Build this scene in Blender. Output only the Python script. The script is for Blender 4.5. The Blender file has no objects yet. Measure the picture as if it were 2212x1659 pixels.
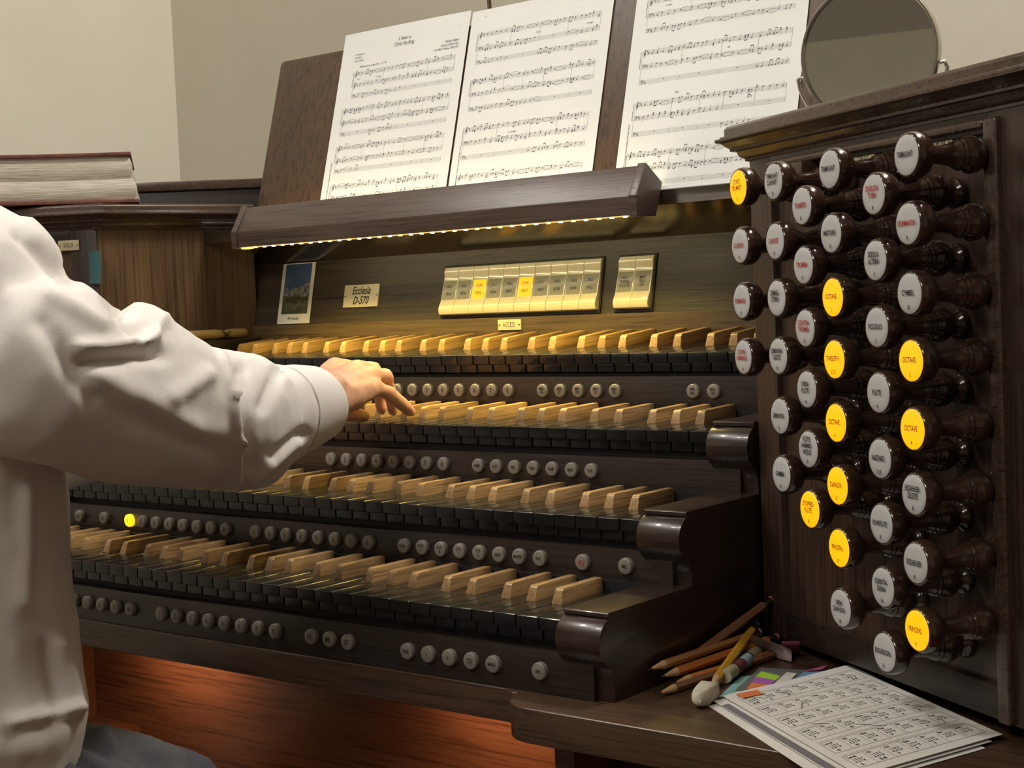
import bpy, bmesh, math, random
from mathutils import Vector, Matrix, noise
random.seed(11)
sc = bpy.context.scene
COL = sc.collection
R_ = math.radians
ZO = 975.0            # millimetres from the floor up to the top manual's keys; all builders below work in millimetres

# ------------------------------------------------------------------ camera, world, lights, exposure
CAMF, YAW, PITCH, ROLL = 3303.54, 0.68232, -0.05471, -0.04318
CPOS = Vector((733.158, -1298.236, 60.495))
_f = Vector((-math.sin(YAW)*math.cos(PITCH), math.cos(YAW)*math.cos(PITCH), math.sin(PITCH)))
_r = Vector((math.cos(YAW), math.sin(YAW), 0)); _u = _r.cross(_f)
CR = math.cos(ROLL)*_r + math.sin(ROLL)*_u
CU = -math.sin(ROLL)*_r + math.cos(ROLL)*_u
CF = _f
def ray(px, py): return CR*((px-1106)/CAMF) - CU*((py-829.5)/CAMF) + CF
def onY(px, py, Y): d = ray(px, py); return CPOS + d*((Y-CPOS.y)/d.y)
def onX(px, py, X): d = ray(px, py); return CPOS + d*((X-CPOS.x)/d.x)
def onZ(px, py, Z): d = ray(px, py); return CPOS + d*((Z-CPOS.z)/d.z)
def V(x, y, z): return Vector((x/1000, y/1000, (z+ZO)/1000))

cam_d = bpy.data.cameras.new('camera'); cam = bpy.data.objects.new('camera', cam_d); COL.objects.link(cam)
cam_d.sensor_width = 36; cam_d.lens = CAMF/2212*36; cam_d.clip_start = 0.02
m = Matrix((CR, CU, -CF)).transposed().to_4x4(); m.translation = V(*CPOS); cam.matrix_world = m
sc.camera = cam

w = bpy.data.worlds.new('world'); sc.world = w; w.use_nodes = True
w.node_tree.nodes['Background'].inputs[0].default_value = (1.0, 0.93, 0.84, 1)
w.node_tree.nodes['Background'].inputs[1].default_value = 0.05

def area(name, loc, aim, power, sx, sy, col, shape='RECTANGLE'):
    d = bpy.data.lights.new(name, 'AREA'); d.energy = power; d.color = col; d.shape = shape
    d.size = sx/1000; d.size_y = sy/1000
    o = bpy.data.objects.new(name, d); COL.objects.link(o)
    o.location = V(*loc)
    o.rotation_euler = (V(*aim)-V(*loc)).to_track_quat('-Z', 'Y').to_euler()
    return o
WARM = (1.0, 0.95, 0.87)
for i, (dx, dy) in enumerate(((-120, -100), (160, -60), (-640, 300), (-590, 480))):       # ceiling spots behind and to the left of the player
    area('ceiling_spot', (-840+dx, -1370+dy, 1900), (-150, -230, -50), 1.15, 160, 160, WARM, 'DISK').data.spread = R_(70)
area('ceiling_fill', (500, 350, 2090), (-500, -100, 0), 58.0, 700, 400, WARM)            # unseen fill light, added to brighten the left wall
area('ceiling_fill', (350, -3100, 2090), (-300, -600, -300), 50.0, 1200, 700, WARM)  # second added fill, lifts the player's shirt from behind

vs = sc.view_settings
vs.view_transform = 'Standard'; vs.look = 'None'; vs.exposure = 0.0; vs.gamma = 1.0; vs.use_curve_mapping = False

# ------------------------------------------------------------------ materials
def _mat(name):
    mt = bpy.data.materials.new(name); mt.use_nodes = True
    return mt, mt.node_tree.nodes, mt.node_tree.links, mt.node_tree.nodes['Principled BSDF']
def plain(name, col, rough=0.5, metal=0.0, emit=None, es=1.0, spec=0.5, coat=0.0, sub=0.0):
    mt, n, l, b = _mat(name)
    b.inputs['Base Color'].default_value = (*col, 1); b.inputs['Roughness'].default_value = rough
    b.inputs['Metallic'].default_value = metal; b.inputs['Specular IOR Level'].default_value = spec
    b.inputs['Coat Weight'].default_value = coat
    if sub: b.inputs['Subsurface Weight'].default_value = sub; b.inputs['Subsurface Scale'].default_value = 0.01
    if emit: b.inputs['Emission Color'].default_value = (*emit, 1); b.inputs['Emission Strength'].default_value = es
    return mt
def mottled(name, c0, c1, rough=0.6, scale=40, bump=0.0, detail=6, stretch=(1, 1, 1), coat=0.0, spec=0.5):
    mt, n, l, b = _mat(name)
    tc = n.new('ShaderNodeTexCoord'); mp = n.new('ShaderNodeMapping'); mp.inputs['Scale'].default_value = stretch
    nz = n.new('ShaderNodeTexNoise'); nz.inputs['Scale'].default_value = scale; nz.inputs['Detail'].default_value = detail
    cr = n.new('ShaderNodeValToRGB')
    cr.color_ramp.elements[0].position = 0.3; cr.color_ramp.elements[1].position = 0.7
    cr.color_ramp.elements[0].color = (*c0, 1); cr.color_ramp.elements[1].color = (*c1, 1)
    l.new(tc.outputs['Object'], mp.inputs[0]); l.new(mp.outputs[0], nz.inputs[0])
    l.new(nz.outputs[0], cr.inputs[0]); l.new(cr.outputs[0], b.inputs['Base Color'])
    b.inputs['Roughness'].default_value = rough; b.inputs['Coat Weight'].default_value = coat
    b.inputs['Specular IOR Level'].default_value = spec
    if bump:
        bp = n.new('ShaderNodeBump'); bp.inputs['Strength'].default_value = bump; bp.inputs['Distance'].default_value = 0.001
        l.new(nz.outputs[0], bp.inputs['Height']); l.new(bp.outputs[0], b.inputs['Normal'])
    return mt
def wood(name, dark, light, grain='X', rough=0.4, pore=0.55, vary=0.0, fine=420, coat=0.0, bump=0.25, broad=14):
    """stained open-pored timber: broad figure, fine streaks and pores drawn out along the grain"""
    mt, n, l, b = _mat(name)
    tc = n.new('ShaderNodeTexCoord'); oi = n.new('ShaderNodeObjectInfo')
    ad = n.new('ShaderNodeVectorMath'); ad.operation = 'ADD'
    cmb = n.new('ShaderNodeMath'); cmb.operation = 'MULTIPLY'; cmb.inputs[1].default_value = 7.0
    l.new(oi.outputs['Random'], cmb.inputs[0]); l.new(tc.outputs['Object'], ad.inputs[0]); l.new(cmb.outputs[0], ad.inputs[1])
    ax = 'XYZ'.index(grain)
    def noisy(sc_, k, det, rgh=0.6):
        mp = n.new('ShaderNodeMapping'); s = [1.0, 1.0, 1.0]; s[ax] = k; mp.inputs['Scale'].default_value = s
        nz = n.new('ShaderNodeTexNoise'); nz.inputs['Scale'].default_value = sc_; nz.inputs['Detail'].default_value = det
        nz.inputs['Roughness'].default_value = rgh
        l.new(ad.outputs[0], mp.inputs[0]); l.new(mp.outputs[0], nz.inputs[0]); return nz
    big = noisy(broad, 0.12, 4); strk = noisy(fine, 0.03, 5, 0.7)
    cr = n.new('ShaderNodeValToRGB')
    cr.color_ramp.elements[0].position = 0.28; cr.color_ramp.elements[1].position = 0.74
    cr.color_ramp.elements[0].color = (*dark, 1); cr.color_ramp.elements[1].color = (*light, 1)
    mx = n.new('ShaderNodeMath'); mx.operation = 'MULTIPLY_ADD'; mx.inputs[1].default_value = 0.55
    half = n.new('ShaderNodeMath'); half.operation = 'MULTIPLY'; half.inputs[1].default_value = 0.45
    l.new(strk.outputs[0], half.inputs[0]); l.new(big.outputs[0], mx.inputs[0]); l.new(half.outputs[0], mx.inputs[2])
    l.new(mx.outputs[0], cr.inputs[0])
    pr_ = n.new('ShaderNodeValToRGB'); pr_.color_ramp.elements[0].position = 0.36; pr_.color_ramp.elements[1].position = 0.5
    pr_.color_ramp.elements[0].color = (pore, pore, pore, 1)
    l.new(strk.outputs[0], pr_.inputs[0])
    mu = n.new('ShaderNodeMixRGB'); mu.blend_type = 'MULTIPLY'; mu.inputs[0].default_value = 1
    l.new(cr.outputs[0], mu.inputs[1]); l.new(pr_.outputs[0], mu.inputs[2])
    out = mu
    if vary:
        hs = n.new('ShaderNodeHueSaturation'); mr = n.new('ShaderNodeMapRange')
        mr.inputs['To Min'].default_value = 1-vary; mr.inputs['To Max'].default_value = 1+vary
        l.new(oi.outputs['Random'], mr.inputs[0]); l.new(mr.outputs[0], hs.inputs['Value']); l.new(mu.outputs[0], hs.inputs['Color']); out = hs
    l.new(out.outputs[0], b.inputs['Base Color'])
    b.inputs['Roughness'].default_value = rough; b.inputs['Coat Weight'].default_value = coat
    if bump:
        bp = n.new('ShaderNodeBump'); bp.inputs['Strength'].default_value = bump; bp.inputs['Distance'].default_value = 0.0006
        l.new(strk.outputs[0], bp.inputs['Height']); l.new(bp.outputs[0], b.inputs['Normal'])
    return mt
DK0, DK1 = (0.013, 0.0085, 0.0062), (0.040, 0.026, 0.0185)
M = {}
M['oak_x'] = wood('dark oak grain along', DK0, DK1, 'X', 0.38)
M['oak_y'] = wood('dark oak grain across', DK0, DK1, 'Y', 0.38)
M['oak_z'] = wood('dark oak grain upright', (0.018, 0.0100, 0.0068), (0.070, 0.040, 0.027), 'Z', 0.40, fine=240)
M['bar_oak'] = wood('light bar oak', (0.040, 0.025, 0.019), (0.12, 0.08, 0.064), 'X', 0.33, broad=10)
M['desk_oak'] = wood('music desk oak', (0.036, 0.018, 0.008), (0.13, 0.070, 0.032), 'Z', 0.42, broad=8, fine=230, pore=0.5)
M['panel_oak'] = wood('side panel oak', (0.045, 0.024, 0.010), (0.15, 0.085, 0.036), 'Z', 0.42, fine=240, pore=0.5)
M['name_oak'] = wood('nameboard oak', (0.020, 0.0135, 0.0075), (0.060, 0.041, 0.021), 'X', 0.45, pore=0.45, bump=0.5, fine=300)
M['strip_oak'] = wood('strip oak', (0.062, 0.040, 0.019), (0.145, 0.098, 0.048), 'X', 0.32)
M['gloss_oak'] = wood('lacquered oak', (0.022, 0.015, 0.009), (0.040, 0.027, 0.016), 'X', 0.16, bump=0.02, coat=0.0)
M['gloss_oak'].node_tree.nodes['Principled BSDF'].inputs['IOR'].default_value = 2.3
M['shelf_oak'] = wood('shelf oak', (0.036, 0.020, 0.012), (0.105, 0.060, 0.034), 'X', 0.30)
M['roll'] = wood('polished dark oak', (0.018, 0.010, 0.007), (0.045, 0.025, 0.017), 'X', 0.30, bump=0.12, coat=0.15)
M['moulding'] = wood('moulding oak', (0.035, 0.020, 0.013), (0.10, 0.062, 0.042), 'X', 0.27, coat=0.2)
M['knee'] = wood('red brown knee panel', (0.080, 0.028, 0.013), (0.19, 0.072, 0.034), 'X', 0.35, fine=260)
M['sharp'] = wood('light sharp wood', (0.25, 0.14, 0.056), (0.45, 0.285, 0.13), 'Y', 0.30, pore=0.55, vary=0.22, fine=520, broad=70)
M['knobwood'] = wood('turned knob wood', (0.022, 0.011, 0.007), (0.060, 0.030, 0.018), 'Z', 0.17, coat=0.5, bump=0.0, fine=200)
M['ebony'] = plain('black natural key', (0.008, 0.008, 0.008), 0.21, spec=0.5)
M['black'] = plain('black void', (0.006, 0.005, 0.005), 0.6)
M['ivory'] = plain('ivory engraved plastic', (0.62, 0.55, 0.36), 0.35)
M['tab'] = plain('coupler tab cream', (0.66, 0.60, 0.40), 0.16, coat=0.5)
M['tablabel'] = plain('coupler tab label', (0.34, 0.32, 0.22), 0.25)
M['tablit'] = plain('lit coupler label', (0.5, 0.25, 0.02), 0.3, emit=(1.0, 0.42, 0.004), es=1.25)
M['face'] = mottled('knob face', (0.50, 0.50, 0.50), (0.55, 0.55, 0.55), 0.35, 20)
M['facelit'] = plain('lit knob face', (0.5, 0.24, 0.01), 0.35, emit=(1.0, 0.41, 0.0), es=1.15)
M['piston'] = plain('piston ivory', (0.21, 0.19, 0.16), 0.35)
M['pistonlit'] = plain('lit piston', (0.9, 0.6, 0.1), 0.35, emit=(1.0, 0.52, 0.0), es=1.6)
M['ink'] = plain('engraved ink', (0.012, 0.011, 0.010), 0.6)
M['redink'] = plain('red engraving', (0.42, 0.035, 0.03), 0.6)
M['ambink'] = plain('engraving over amber', (0.13, 0.02, 0.0), 0.6)
M['brass'] = plain('brass pin', (0.30, 0.22, 0.10), 0.3, 1.0)
M['chrome'] = plain('chrome', (0.62, 0.58, 0.54), 0.16, 1.0)
M['mirror'] = plain('mirror silver', (0.78, 0.80, 0.76), 0.015, 1.0)
M['paper'] = mottled('white paper', (0.78, 0.79, 0.78), (0.83, 0.84, 0.82), 0.65, 9)
M['paper2'] = mottled('copy paper', (0.66, 0.645, 0.61), (0.72, 0.70, 0.665), 0.7, 14)
M['print'] = plain('printed notation', (0.055, 0.055, 0.058), 0.7)
M['pencilmark'] = plain('pencil mark', (0.06, 0.06, 0.065), 0.6)
M['greybar'] = plain('grey printed bar', (0.17, 0.16, 0.17), 0.7)
M['wall'] = mottled('cream plaster', (0.69, 0.645, 0.54), (0.72, 0.675, 0.57), 0.85, 6, 0.05)
M['farwall'] = mottled('olive plaster', (0.60, 0.59, 0.48), (0.64, 0.63, 0.52), 0.9, 4)
M['frieze'] = plain('dark frieze', (0.40, 0.37, 0.34), 0.8)
M['floorm'] = mottled('carpet', (0.09, 0.03, 0.025), (0.12, 0.045, 0.035), 0.95, 300)
M['ceil'] = plain('ceiling paint', (0.6, 0.57, 0.5), 0.9)

# ------------------------------------------------------------------ mesh helpers (millimetres in, metres out)
WM = {}
def reg(o, mat): WM[o.name] = mat
def par(o, p):
    o.parent = p; o.matrix_parent_inverse = WM[p.name].inverted()
def props(o, label=None, cat=None, group=None, kind=None):
    if label: o['label'] = label
    if cat: o['category'] = cat
    if group: o['group'] = group
    if kind: o['kind'] = kind
    return o
def empty(name, loc, label, cat, group=None):
    o = bpy.data.objects.new(name, None); COL.objects.link(o); o.location = V(*loc); o.empty_display_size = 0.05
    reg(o, Matrix.Translation(V(*loc))); return props(o, label, cat, group)
class MB:
    def __init__(s): s.v = []; s.f = []; s.mi = []; s.cm = 0
    def add(s, vs, fs):
        b = len(s.v); s.v += [tuple(v) for v in vs]; s.f += [tuple(i+b for i in f) for f in fs]; s.mi += [s.cm]*len(fs); return s
    def box(s, x0, x1, y0, y1, z0, z1):
        return s.add([(x0,y0,z0),(x1,y0,z0),(x1,y1,z0),(x0,y1,z0),(x0,y0,z1),(x1,y0,z1),(x1,y1,z1),(x0,y1,z1)],
                     [(0,3,2,1),(4,5,6,7),(0,1,5,4),(1,2,6,5),(2,3,7,6),(3,0,4,7)])
    def extr(s, prof, fn0, fn1):
        """closed 2-D profile swept between two placements"""
        n = len(prof); vs = [fn0(*p) for p in prof]+[fn1(*p) for p in prof]
        fs = [(i, (i+1) % n, n+(i+1) % n, n+i) for i in range(n)]+[tuple(range(n-1, -1, -1)), tuple(range(n, 2*n))]
        return s.add(vs, fs)
    def prismX(s, prof, x0, x1): return s.extr(prof, lambda y, z: (x0, y, z), lambda y, z: (x1, y, z))
    def prismZ(s, prof, z0, z1): return s.extr(prof, lambda x, y: (x, y, z0), lambda x, y: (x, y, z1))
    def lathe(s, prof, seg=32, fn=lambda x, y, z: (x, y, z)):
        vs = []; fs = []; k = len(prof)
        for z, r in prof:
            for j in range(seg):
                a = 2*math.pi*j/seg; vs.append(fn(r*math.cos(a), r*math.sin(a), z))
        for i in range(k-1):
            for j in range(seg):
                fs.append((i*seg+j, i*seg+(j+1) % seg, (i+1)*seg+(j+1) % seg, (i+1)*seg+j))
        fs.append(tuple(range(seg-1, -1, -1))); fs.append(tuple((k-1)*seg+j for j in range(seg)))
        return s.add(vs, fs)
    def tube(s, pts, rad, seg=10, sq=1.0, upv=(0, 0, 1)):
        """swept round section; rad is one number or one per point"""
        pts = [Vector(p) for p in pts]; n = len(pts); rad = rad if isinstance(rad, (list, tuple)) else [rad]*n
        vs = []; fs = []
        up = Vector(upv)
        for i, p in enumerate(pts):
            t = (pts[min(i+1, n-1)]-pts[max(i-1, 0)]).normalized()
            a = t.cross(up)
            if a.length < 1e-3: a = t.cross(Vector((1, 0, 0)))
            a.normalize(); b = a.cross(t)
            for j in range(seg):
                an = 2*math.pi*j/seg; vs.append(p+a*rad[i]*math.cos(an)*sq+b*rad[i]*math.sin(an))
        for i in range(n-1):
            for j in range(seg):
                fs.append((i*seg+j, i*seg+(j+1) % seg, (i+1)*seg+(j+1) % seg, (i+1)*seg+j))
        fs.append(tuple(range(seg-1, -1, -1))); fs.append(tuple((n-1)*seg+j for j in range(seg)))
        return s.add(vs, fs)
    def mesh(s, name, mats, bevel=0, seg=2, smooth=35, world=True):
        me = bpy.data.meshes.new(name)
        off = ZO if world else 0
        me.from_pydata([(x/1000, y/1000, (z+off)/1000) for x, y, z in s.v], [], s.f)
        bm = bmesh.new(); bm.from_mesh(me)
        for f, k in zip(bm.faces, s.mi): f.material_index = k
        bmesh.ops.recalc_face_normals(bm, faces=bm.faces)
        if bevel:
            ed = [e for e in bm.edges if len(e.link_faces) == 2 and e.calc_face_angle(0) > R_(28)]
            bmesh.ops.bevel(bm, geom=ed, offset=bevel/1000, segments=seg, profile=0.6, affect='EDGES', clamp_overlap=True)
        bm.to_mesh(me); bm.free()
        for mm in (mats if isinstance(mats, (list, tuple)) else [mats]): me.materials.append(mm)
        if smooth:
            me.shade_smooth(); me.set_sharp_from_angle(angle=R_(smooth))
        return me
    def build(s, name, mats, parent=None, bevel=0, seg=2, smooth=35):
        o = bpy.data.objects.new(name, s.mesh(name, mats, bevel, seg, smooth)); COL.objects.link(o)
        reg(o, Matrix.Identity(4))
        if parent: par(o, parent)
        return o
def inst(name, me, mw, parent=None):
    o = bpy.data.objects.new(name, me); COL.objects.link(o); reg(o, mw)
    if parent:
        par(o, parent)
    o.matrix_basis = mw
    return o
def basis(right, up, nrm, loc):
    mt = Matrix((Vector(right), Vector(up), Vector(nrm))).transposed().to_4x4(); mt.translation = V(*loc); return mt
def arc(cx, cy, r, a0, a1, n=8): return [(cx+r*math.cos(R_(a0+(a1-a0)*i/n)), cy+r*math.sin(R_(a0+(a1-a0)*i/n))) for i in range(n+1)]

_tc = {}
def text_mesh(s, size, mt, squeeze=0.8, align='CENTER', shear=0.0, bold=0.0, line=0.92):
    key = (s, size, mt.name, squeeze, align, shear, bold)
    if key in _tc: return _tc[key]
    cu = bpy.data.curves.new('lettering', 'FONT'); cu.body = s; cu.size = size/1000; cu.align_x = align; cu.align_y = 'CENTER'
    cu.resolution_u = 2; cu.shear = shear; cu.offset = bold/1000; cu.space_line = line; cu.fill_mode = 'FRONT'
    o = bpy.data.objects.new('lettering', cu); COL.objects.link(o)
    bpy.context.view_layer.update()
    me = bpy.data.meshes.new_from_object(o.evaluated_get(bpy.context.evaluated_depsgraph_get()))
    me.transform(Matrix.Diagonal((squeeze, 1, 1, 1))); me.materials.clear(); me.materials.append(mt); me.name = 'lettering'
    bpy.data.objects.remove(o); bpy.data.curves.remove(cu)
    _tc[key] = me; return me
_raw = {}
def text_into(mb, s, size, fn, squeeze=0.8, align='LEFT', bold=0.1):
    """append a line of lettering to a mesh builder; fn maps (x, y) in millimetres to 3-D"""
    me = text_mesh(s, 10.0, M['print'], squeeze, align, 0.0, bold); k = size/10.0
    mb.add([fn(v.co.x*1000*k, v.co.y*1000*k) for v in me.vertices], [tuple(p.vertices) for p in me.polygons])

# ================================================================== THE ROOM
def struct(name, mb, mt, **k):
    o = mb.build(name, mt, None, smooth=0, **k); o['kind'] = 'structure'; return o
XL, YB, XR, YF, ZC, ZF = -1728, 700, 3200, -4800, 2150, -975
struct('floor', MB().box(XL-100, XR+100, YF-100, YB+100, ZF-60, ZF), M['floorm'])
struct('ceiling', MB().box(XL-100, XR+100, YF-100, YB+100, ZC, ZC+60), M['ceil'])
struct('wall_back', MB().box(XL-100, XR+100, YB, YB+100, ZF, ZC), M['wall'])
struct('wall_left', MB().box(XL-100, XL, YF, YB, ZF, ZC), M['wall'])
struct('wall_right', MB().box(XR, XR+100, YF, YB, ZF, ZC), M['wall'])
struct('wall_front', MB().box(XL-100, XR+100, YF-100, YF, ZF, ZC), M['farwall'])
struct('trim_1', MB().box(XL, XR, YF, YF+4, 570, ZC), M['frieze'])

# ================================================================== THE ORGAN CONSOLE
con = empty('organ_console', (-423, 60, ZF), 'dark oak four manual pipe organ console with stop knobs', 'organ')
W = 23.5
MY = {1: -346.9, 2: -229.4, 3: -113.8, 4: -1.3}
MZ = {1: -194.2, 2: -130.8, 3: -65.9, 4: 0.9}
TILT = {1: 0.0, 2: 0.0, 3: 1.7, 4: 5.0}
KL = 112.0
# --- keys
SH = {0: -3, 1: 3, 3: -4, 4: 0, 5: 4}          # sharp after this natural, offset from the boundary
def natural_mesh(letter, top=False):
    h = W/2-0.45; cut = 5.9
    xl, xr = -h, h
    tl = -W/2+SH[(letter-1) % 7]+cut if (letter-1) % 7 in SH else -h
    tr = W/2+SH[letter]-cut if (letter in SH and not top) else h
    out = [(-h, 0), (h, 0), (h, 49), (tr, 49), (tr, KL), (tl, KL), (tl, 49), (-h, 49)]
    o2 = []
    for q in out:
        if not o2 or (abs(q[0]-o2[-1][0])+abs(q[1]-o2[-1][1]) > 0.05): o2.append(q)
    b = MB(); b.prismZ(o2, -11, 0)
    b.add(*_boxv(-h+0.3, h-0.3, 5.5, 46, -20.5, -11))
    return b.mesh('natural_key', M['ebony'], bevel=1.3, seg=3, world=False)
def _boxv(x0, x1, y0, y1, z0, z1):
    t = MB().box(x0, x1, y0, y1, z0, z1); return t.v, t.f
NAT = {k: natural_mesh(k) for k in range(7)}; NAT['top'] = natural_mesh(0, True)
def sharp_mesh():
    b = MB(); hb, ht = 5.2, 4.1
    p = [(50, -6, hb), (50.2, 0.5, hb), (54.2, 10.4, ht), (56.5, 12.3, ht), (KL-1, 12.3, ht), (KL-1, -6, hb)]
    n = len(p); vs = [(-x, y, z) for y, z, x in p]+[(x, y, z) for y, z, x in p]
    fs = [(i, (i+1) % n, n+(i+1) % n, n+i) for i in range(n)]+[tuple(range(n-1, -1, -1)), tuple(range(n, 2*n))]
    b.add(vs, fs); return b.mesh('sharp_key', M['sharp'], bevel=0.7, seg=2, world=False)
SHARP = sharp_mesh()
for mnl in (1, 2, 3, 4):
    y0, z0 = MY[mnl], MZ[mnl]; t = R_(TILT[mnl])
    fr = MB(); fr.box(-36*W, 0, y0+14, y0+KL+8, z0-34, z0-21.5); fr.box(-36*W, 0, y0+KL+1, y0+KL+10, z0-34, z0+9)
    man = fr.build('manual_keyboard', M['black'], con)
    rot = Matrix.Rotation(t, 4, 'X')
    for i in range(36):
        xc = -36*W+(i+0.5)*W
        inst('natural_key', NAT['top'] if i == 35 else NAT[i % 7], Matrix.Translation(V(xc, y0, z0)) @ rot, man)
        if i < 35 and i % 7 in SH:
            inst('sharp_key', SHARP, Matrix.Translation(V(xc+W/2+SH[i % 7], y0, z0)) @ rot, man)
# --- piston rails, cheek blocks
RT = {4: -24, 3: -27, 2: -27, 1: -27}
RB = {4: -76, 3: -70, 2: -68, 1: -63}
for mnl in (1, 2, 3, 4):
    y0, z0 = MY[mnl], MZ[mnl]
    MB().box(-37.2*W, 1.2*W, y0+2, y0+22, z0+RB[mnl], z0+RT[mnl]).build('piston_rail', M['oak_x'], con, bevel=0.8)
    prof = [(y0+210, -256.6), (y0+210, z0+9), (y0+4, z0+9), (y0+3, z0+8), (y0+3, z0+5.2)]
    prof += [(y0+3+0.0, z0+5.0)]+arc(y0+9.5, z0-14.5, 19.5, 100, 232, 14)
    prof += [(y0+2.5, z0-34), (y0+6, z0-39), (y0+8, z0-46), (y0+8, -256.6)]
    for x0, x1 in ((0.6, 43.9-0.3*mnl), (-36*W-43.9+0.3*mnl, -36*W-0.6)):
        MB().prismX(prof, x0, x1).build('cheek_block', M['roll'], con, bevel=0.7)
# --- key bed slab with the two forward shelves
def bed_outline():
    pts = [(456, -386)]
    half = [(2, -386)]+arc(-22, -362, 24, -90, -180, 6)[1:]   # rounded shoulder of the shelf
    pts += [(-8, -386)]+arc(-8, -352, 34, -90, -178, 7)[1:-1]
    pts += [(-45, -352)]+arc(-63, -365, 18, 40, 90, 4)
    right = pts
    left = [(-846-x, y) for x, y in reversed(right)]
    return right+left+[(-1302, 320), (456, 320)]
MB().prismZ(bed_outline(), -285, -257).build('key_bed', M['shelf_oak'], con, bevel=1.6, seg=3)
# --- accessory strip, nameboard, music ledge, music desk
LEAN = math.tan(R_(12.6))
def nb(z): return 112+(z-40)*LEAN                # nameboard face
MB().box(-885, 70, 110, 130, 8, 40.5).build('accessory_strip', M['strip_oak'], con, bevel=1.2)
MB().prismX([(nb(40), 40), (nb(126), 126), (nb(126)+18, 126), (nb(40)+18, 40)], -885, 75).build('nameboard', M['name_oak'], con)
MB().prismX([(45, 153), (45, 168), (47, 169), (170, 169), (170, 123), (nb(123)+0.5, 123), (98, 156.5)], -887, 75).build('music_ledge', M['gloss_oak'], con, bevel=0.5)
TAU = R_(16); PV = Vector((0, math.sin(TAU), math.cos(TAU))); PN = Vector((0, -math.cos(TAU), math.sin(TAU)))
def desk(x, v, n=0.0): return Vector((x, 55, 169))+PV*v+PN*n      # point on the page plane, n towards the player
bd = [(-791, 0), (48, 0)]+[(48-6+6*math.cos(R_(a)), 225+6*math.sin(R_(a))) for a in (0, 30, 60, 90)]+[(-791+6-6*math.cos(R_(a)), 225+6*math.sin(R_(a))) for a in (90, 60, 30, 0)]
MB().extr(bd, lambda x, v: desk(x, v, -0.8), lambda x, v: desk(x, v, -13)).build('music_desk', M['desk_oak'], con, bevel=1.0)
# --- casework behind: top board, rear rail
MB().box(-1276, 430, 110, 330, 148, 166).build('top_board', M['oak_x'], con, bevel=1)
MB().box(-1000, 430, 300, 335, 166, 232).build('rear_rail', M['oak_x'], con, bevel=1.5)
RD = Vector((136, 126, 0)).normalized(); RNn = Vector((RD.y, -RD.x, 0)); RP = Vector((-1049, 296, 0))
def rrl(s_, z, n=0.0): v = RP+RD*s_+RNn*n; return Vector((v.x, v.y, z))
MB().box(-1276, 430, 318, 335, -975, 150).build('back_panel', M['oak_z'], con)
# --- knee space
MB().box(-832, -14, -200, -185, -900, -285).build('knee_panel', M['knee'], con)
MB().box(-852, -832, -345, -190, -975, -285).build('knee_side', M['knee'], con, bevel=1)
MB().box(-14, 6, -345, -190, -975, -285).build('knee_side', M['knee'], con, bevel=1)
MB().box(-832, -748, -262, -200, -440, -422).build('corner_ledge', M['knee'], con, bevel=1)
MB().box(-832, -14, -230, -190, -975, -880).build('toe_board', M['oak_x'], con)
for x0, x1 in ((6, 430), (-1276, -852)):
    MB().box(x0, x1, -300, 318, -975, -285).build('pedestal', M['oak_z'], con, bevel=2)
# --- right jamb
JA = R_(31); JU = Vector((math.cos(JA), -math.sin(JA), 0)); JN = Vector((-math.sin(JA), -math.cos(JA), 0)); J0 = Vector((48, -106, 0))
def jam(s, z, n=0.0): v = J0+JU*s+JN*n; return Vector((v.x, v.y, z))
LA = Vector((-0.857, -0.515, 0)); LN = Vector((0.515, -0.857, 0)); L0 = Vector((-914, -100, 0))
def ljam(s, z, n=0.0): v = L0+LA*s+LN*n; return Vector((v.x, v.y, z))
def jbox(fn, s0, s1, z0, z1, n0, n1):
    b = MB(); P = [fn(s, z, n) for n in (n0, n1) for s, z in ((s0, z0), (s1, z0), (s1, z1), (s0, z1))]
    return b.add(P, [(0, 1, 2, 3), (7, 6, 5, 4), (0, 4, 5, 1), (1, 5, 6, 2), (2, 6, 7, 3), (3, 7, 4, 0)])
jbox(rrl, -420, 60, 160, 252, -24, -6).build('rear_rail', M['oak_x'], con, bevel=1)
jbox(rrl, -425, 65, 250, 264, -26, 0).build('rear_rail_cap', M['moulding'], con, bevel=2)
MPROF = [(0, 0), (4, 0), (4, 2.5), (6.5, 3.2), (8.5, 5.5), (9.5, 9), (14, 9.4), (14, 11.6), (16.5, 13.5), (20, 17), (24, 18), (24, 20.8), (20.5, 21.2), (20.5, 22.6), (17.5, 23), (17.5, 29), (15.5, 31.4), (12, 32), (0, 32)]   # (out, up)
def cornice(fn, s0, s1, zb, name, mt, mitre0=0.0):
    b = MB()
    b.extr(MPROF, lambda o, u: fn(s0-o*mitre0, zb+u, o), lambda o, u: fn(s1, zb+u, o))
    return b.build(name, mt, con, bevel=0.5)
for fn, side in ((jam, 1), (ljam, -1)):
    S1 = 345
    jbox(fn, 36, 331, -246, 166, -18, -3).build('jamb_panel', M['panel_oak'] if side < 0 else M['oak_z'], con)
    jbox(fn, 0, 36, -246, 178, -18, 3).build('jamb_stile', M['oak_z'], con, bevel=1.2)
    jbox(fn, 331, 470, -246, 178, -18, 3).build('jamb_stile', M['oak_z'], con, bevel=1.2)
    jbox(fn, 36, 331, 160, 178, -18, 3).build('jamb_rail', M['oak_x'], con, bevel=1.0)
    jbox(fn, 36, 331, -246, -222, -18, 2).build('jamb_rail', M['oak_x'], con, bevel=1.0)
    for s0, s1, z0, z1 in (((331, 345, -246, 170), (36, 331, 163, 170)) if side > 0 else ((331, 345, -246, 170),)):
        jbox(fn, s0, s1, z0, z1, -3, 8).build('jamb_bead', M['moulding'], con, bevel=3, seg=3)
    cornice(fn, -2, 470, 174, 'cornice', M['moulding'], 0.9)
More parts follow.
